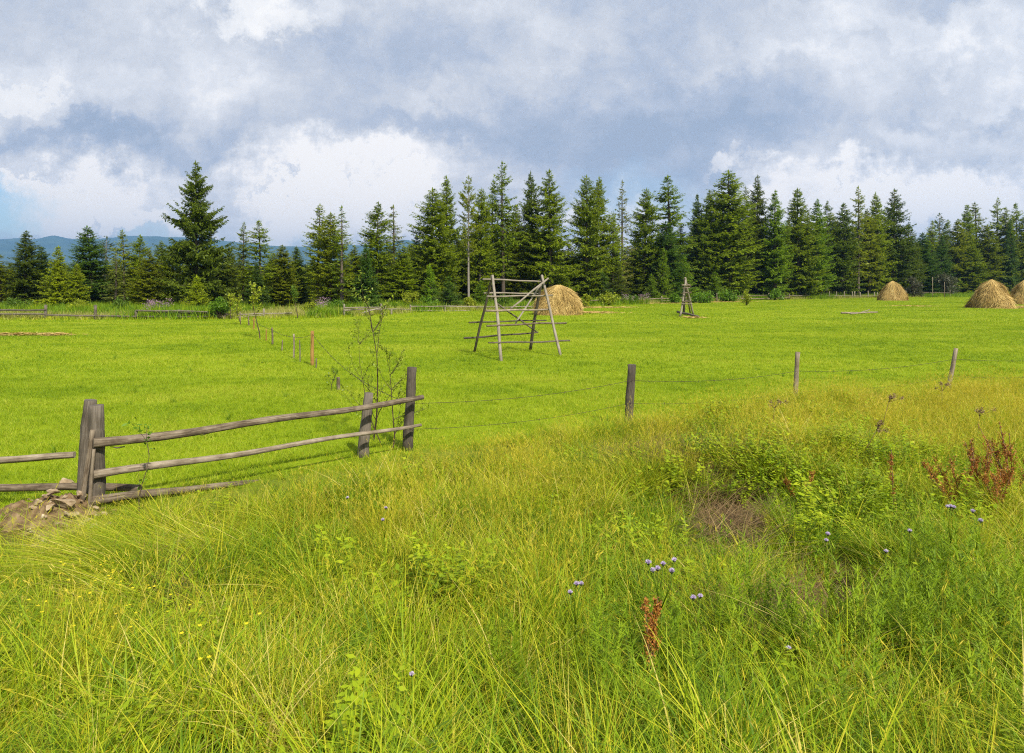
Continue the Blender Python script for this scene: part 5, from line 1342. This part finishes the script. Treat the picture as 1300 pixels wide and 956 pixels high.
# tone: 0 blue-grey cloud base .. 1 sunlit white
BLOBS = [(140, 255, 170, 55, .50), (400, 245, 180, 70, .38), (420, 300, 320, 40, .20), (510, 225, 120, 60, .34), (1080, 270, 280, 64, .48), (1230, 250, 160, 60, .25), (60, 120, 220, 70, .22), (330, 20, 150, 45, .30),
         (310, 110, 120, 60, .16), (720, 50, 150, 70, .12), (1000, 100, 180, 26, .16), (1180, 60, 230, 40, .26), (1050, 30, 120, 60, .14), (1260, 120, 160, 50, .2), (912, 215, 55, 13, .30), (1100, 190, 200, 30, .12), (870, 100, 60, 40, .10),
         (770, 300, 110, 50, .32), (640, 300, 120, 60, .22), (560, 140, 120, 30, .10), (20, 225, 120, 35, .2)]
DARK = [(790, 150, 330, 85, -.09), (300, 240, 55, 50, -.20), (225, 262, 60, 26, -.14), (430, 262, 90, 18, -.12), (120, 245, 60, 20, -.10), (1010, 262, 50, 22, -.14), (1160, 262, 70, 16, -.12), (180, 185, 220, 32, -.22), (90, 178, 170, 26, -.14), (310, 205, 130, 26, -.22), (700, 180, 280, 55, -.26), (800, 225, 200, 60, -.26), (480, 170, 200, 36, -.10), (900, 150, 240, 60, -.10), (1060, 205, 60, 26, -.14), (590, 60, 170, 60, -.10), (1230, 165, 150, 26, -.16), (430, 60, 100, 50, -.06), (960, 180, 180, 40, -.14), (230, 95, 160, 40, -.06)]
T_ = math_n(nt, 'MULTIPLY_ADD', nA.outputs[0], 0.70, -0.10)
T_ = math_n(nt, 'MULTIPLY_ADD', nB.outputs[0], 0.75, T_)
T_ = math_n(nt, 'MULTIPLY_ADD', nC.outputs[0], 0.42, T_)
T_ = math_n(nt, 'SUBTRACT', T_, 0.30)
for (a, b, c, d, e) in BLOBS + DARK:
    T_ = math_n(nt, 'MULTIPLY_ADD', blob(a, b, c, d, 0.0 if e < 0 or abs(e) < .3 else 0.25), e, T_)
tone = ramp(nt, T_, [(0.20, (0.38, 0.455, 0.59)), (0.40, (0.50, 0.56, 0.68)), (0.56, (0.655, 0.69, 0.76)), (0.72, (0.81, 0.835, 0.885)), (0.90, (1.05, 1.04, 1.03))])
bg_cl = N(nt, 'ShaderNodeBackground'); bg_cl.inputs[1].default_value = 0.80
hzf = math_n(nt, 'POWER', 2.718, math_n(nt, 'MULTIPLY', math_n(nt, 'MAXIMUM', Vv, 0.0), -7.0))
hzc = ramp(nt, hzf, [(0.0, (1, 1, 1)), (1.0, (1.55, 1.36, 1.18))])
mlt = N(nt, 'ShaderNodeMix', data_type='RGBA', blend_type='MULTIPLY'); mlt.inputs[0].default_value = 1
L(nt, tone.outputs[0], mlt.inputs[6]); L(nt, hzc.outputs[0], mlt.inputs[7])
L(nt, mlt.outputs[2], bg_cl.inputs[0])
# bright cumulus banks with billowed, defined edges
def soft(px_, py_, rx, ry):
    return blob(px_, py_, rx, ry, 0.0)
cm = None
for (a, b, c, d) in [(130, 268, 150, 62), (60, 240, 120, 40), (200, 290, 110, 34), (410, 262, 150, 82), (520, 255, 110, 66), (330, 300, 130, 30), (740, 305, 110, 44), (1075, 268, 170, 58), (1190, 285, 160, 56), (970, 285, 100, 40), (60, 125, 150, 40), (340, 30, 140, 40)]:
    v_ = soft(a, b, c, d)
    cm = v_ if cm is None else math_n(nt, 'MAXIMUM', cm, v_)
ridge = math_n(nt, 'ABSOLUTE', math_n(nt, 'MULTIPLY_ADD', nC.outputs[0], 2.0, -1.0))
cf = math_n(nt, 'MULTIPLY_ADD', math_n(nt, 'SUBTRACT', nB.outputs[0], 0.5), 1.3, cm)
cf = math_n(nt, 'MULTIPLY_ADD', math_n(nt, 'SUBTRACT', nC.outputs[0], 0.5), 0.9, cf)
cms = N(nt, 'ShaderNodeMapRange', interpolation_type='SMOOTHSTEP'); L(nt, cf, cms.inputs[0]); cms.inputs[1].default_value = 0.30; cms.inputs[2].default_value = 0.64
shade = math_n(nt, 'MULTIPLY_ADD', nD.outputs[0], 1.9, math_n(nt, 'MULTIPLY_ADD', ridge, -0.5, math_n(nt, 'MULTIPLY', cf, 0.40)))
ccol = ramp(nt, shade, [(0.62, (0.58, 0.635, 0.75)), (0.86, (0.80, 0.83, 0.885)), (1.0, (1.06, 1.05, 1.03))])
hi_ = N(nt, 'ShaderNodeMapRange'); L(nt, Vv, hi_.inputs[0]); hi_.inputs[1].default_value = 0.16; hi_.inputs[2].default_value = 0.30; hi_.inputs[3].default_value = 0.92; hi_.inputs[4].default_value = 0.32
cmx = N(nt, 'ShaderNodeMix', data_type='RGBA'); L(nt, math_n(nt, 'MULTIPLY', cms.outputs[0], hi_.outputs[0]), cmx.inputs[0]); L(nt, tone.outputs[0], cmx.inputs[6]); L(nt, ccol.outputs[0], cmx.inputs[7])
L(nt, cmx.outputs[2], mlt.inputs[6])
# holes of clear blue at the lower left and low in the middle
hole = math_n(nt, 'MULTIPLY', blob(5, 272, 125, 50, 0.4), 1.0)
hole = math_n(nt, 'MAXIMUM', hole, math_n(nt, 'MULTIPLY', blob(810, 262, 150, 52, 0.0), 0.55))
hole = math_n(nt, 'MAXIMUM', hole, math_n(nt, 'MULTIPLY', blob(170, 318, 500, 20, 0.0), 0.5))
up_ = math_n(nt, 'GREATER_THAN', sx.outputs[1], 0.0)
hole = math_n(nt, 'SUBTRACT', 1.0, math_n(nt, 'MULTIPLY', hole, up_), clamp=True)
ms = N(nt, 'ShaderNodeMixShader'); L(nt, hole, ms.inputs[0]); L(nt, bg_sky.outputs[0], ms.inputs[1]); L(nt, bg_cl.outputs[0], ms.inputs[2]); L(nt, ms.outputs[0], out.inputs[0])
w.cycles.sampling_method = 'MANUAL'; w.cycles.sample_map_resolution = 512

ld = bpy.data.lights.new('sun', 'SUN'); ld.energy = 5.0; ld.angle = R(2.0); ld.color = (1.0, 0.95, 0.86)
lo_ = link(bpy.data.objects.new('sun', ld)); lo_.rotation_euler = (-SUN).to_track_quat('-Z', 'Y').to_euler(); lo_.location = (30, -40, 60)

cd = bpy.data.cameras.new('camera'); cd.sensor_width = 36; cd.lens = 36 * F / 1300; cd.clip_end = 40000; cd.clip_start = 0.1
cd.shift_y = (HZ - 478) / 1300
cam = link(bpy.data.objects.new('camera', cd)); cam.location = (0, 0, CAMZ); cam.rotation_euler = (math.pi / 2, 0, 0)
SC.camera = cam

SC.render.engine = 'CYCLES'
SC.view_settings.view_transform = 'Standard'; SC.view_settings.look = 'None'; SC.view_settings.gamma = 1.0; SC.view_settings.exposure = 0.35
SC.cycles.max_bounces = 4; SC.cycles.diffuse_bounces = 2; SC.cycles.transmission_bounces = 3; SC.cycles.glossy_bounces = 1; SC.cycles.volume_bounces = 0
SC.cycles.pixel_filter_type = 'BLACKMAN_HARRIS'; SC.cycles.filter_width = 1.15; SC.cycles.use_denoising = False; SC.cycles.use_adaptive_sampling = True; SC.cycles.adaptive_threshold = 0.012; SC.cycles.adaptive_min_samples = 20; SC.cycles.sample_clamp_indirect = 6
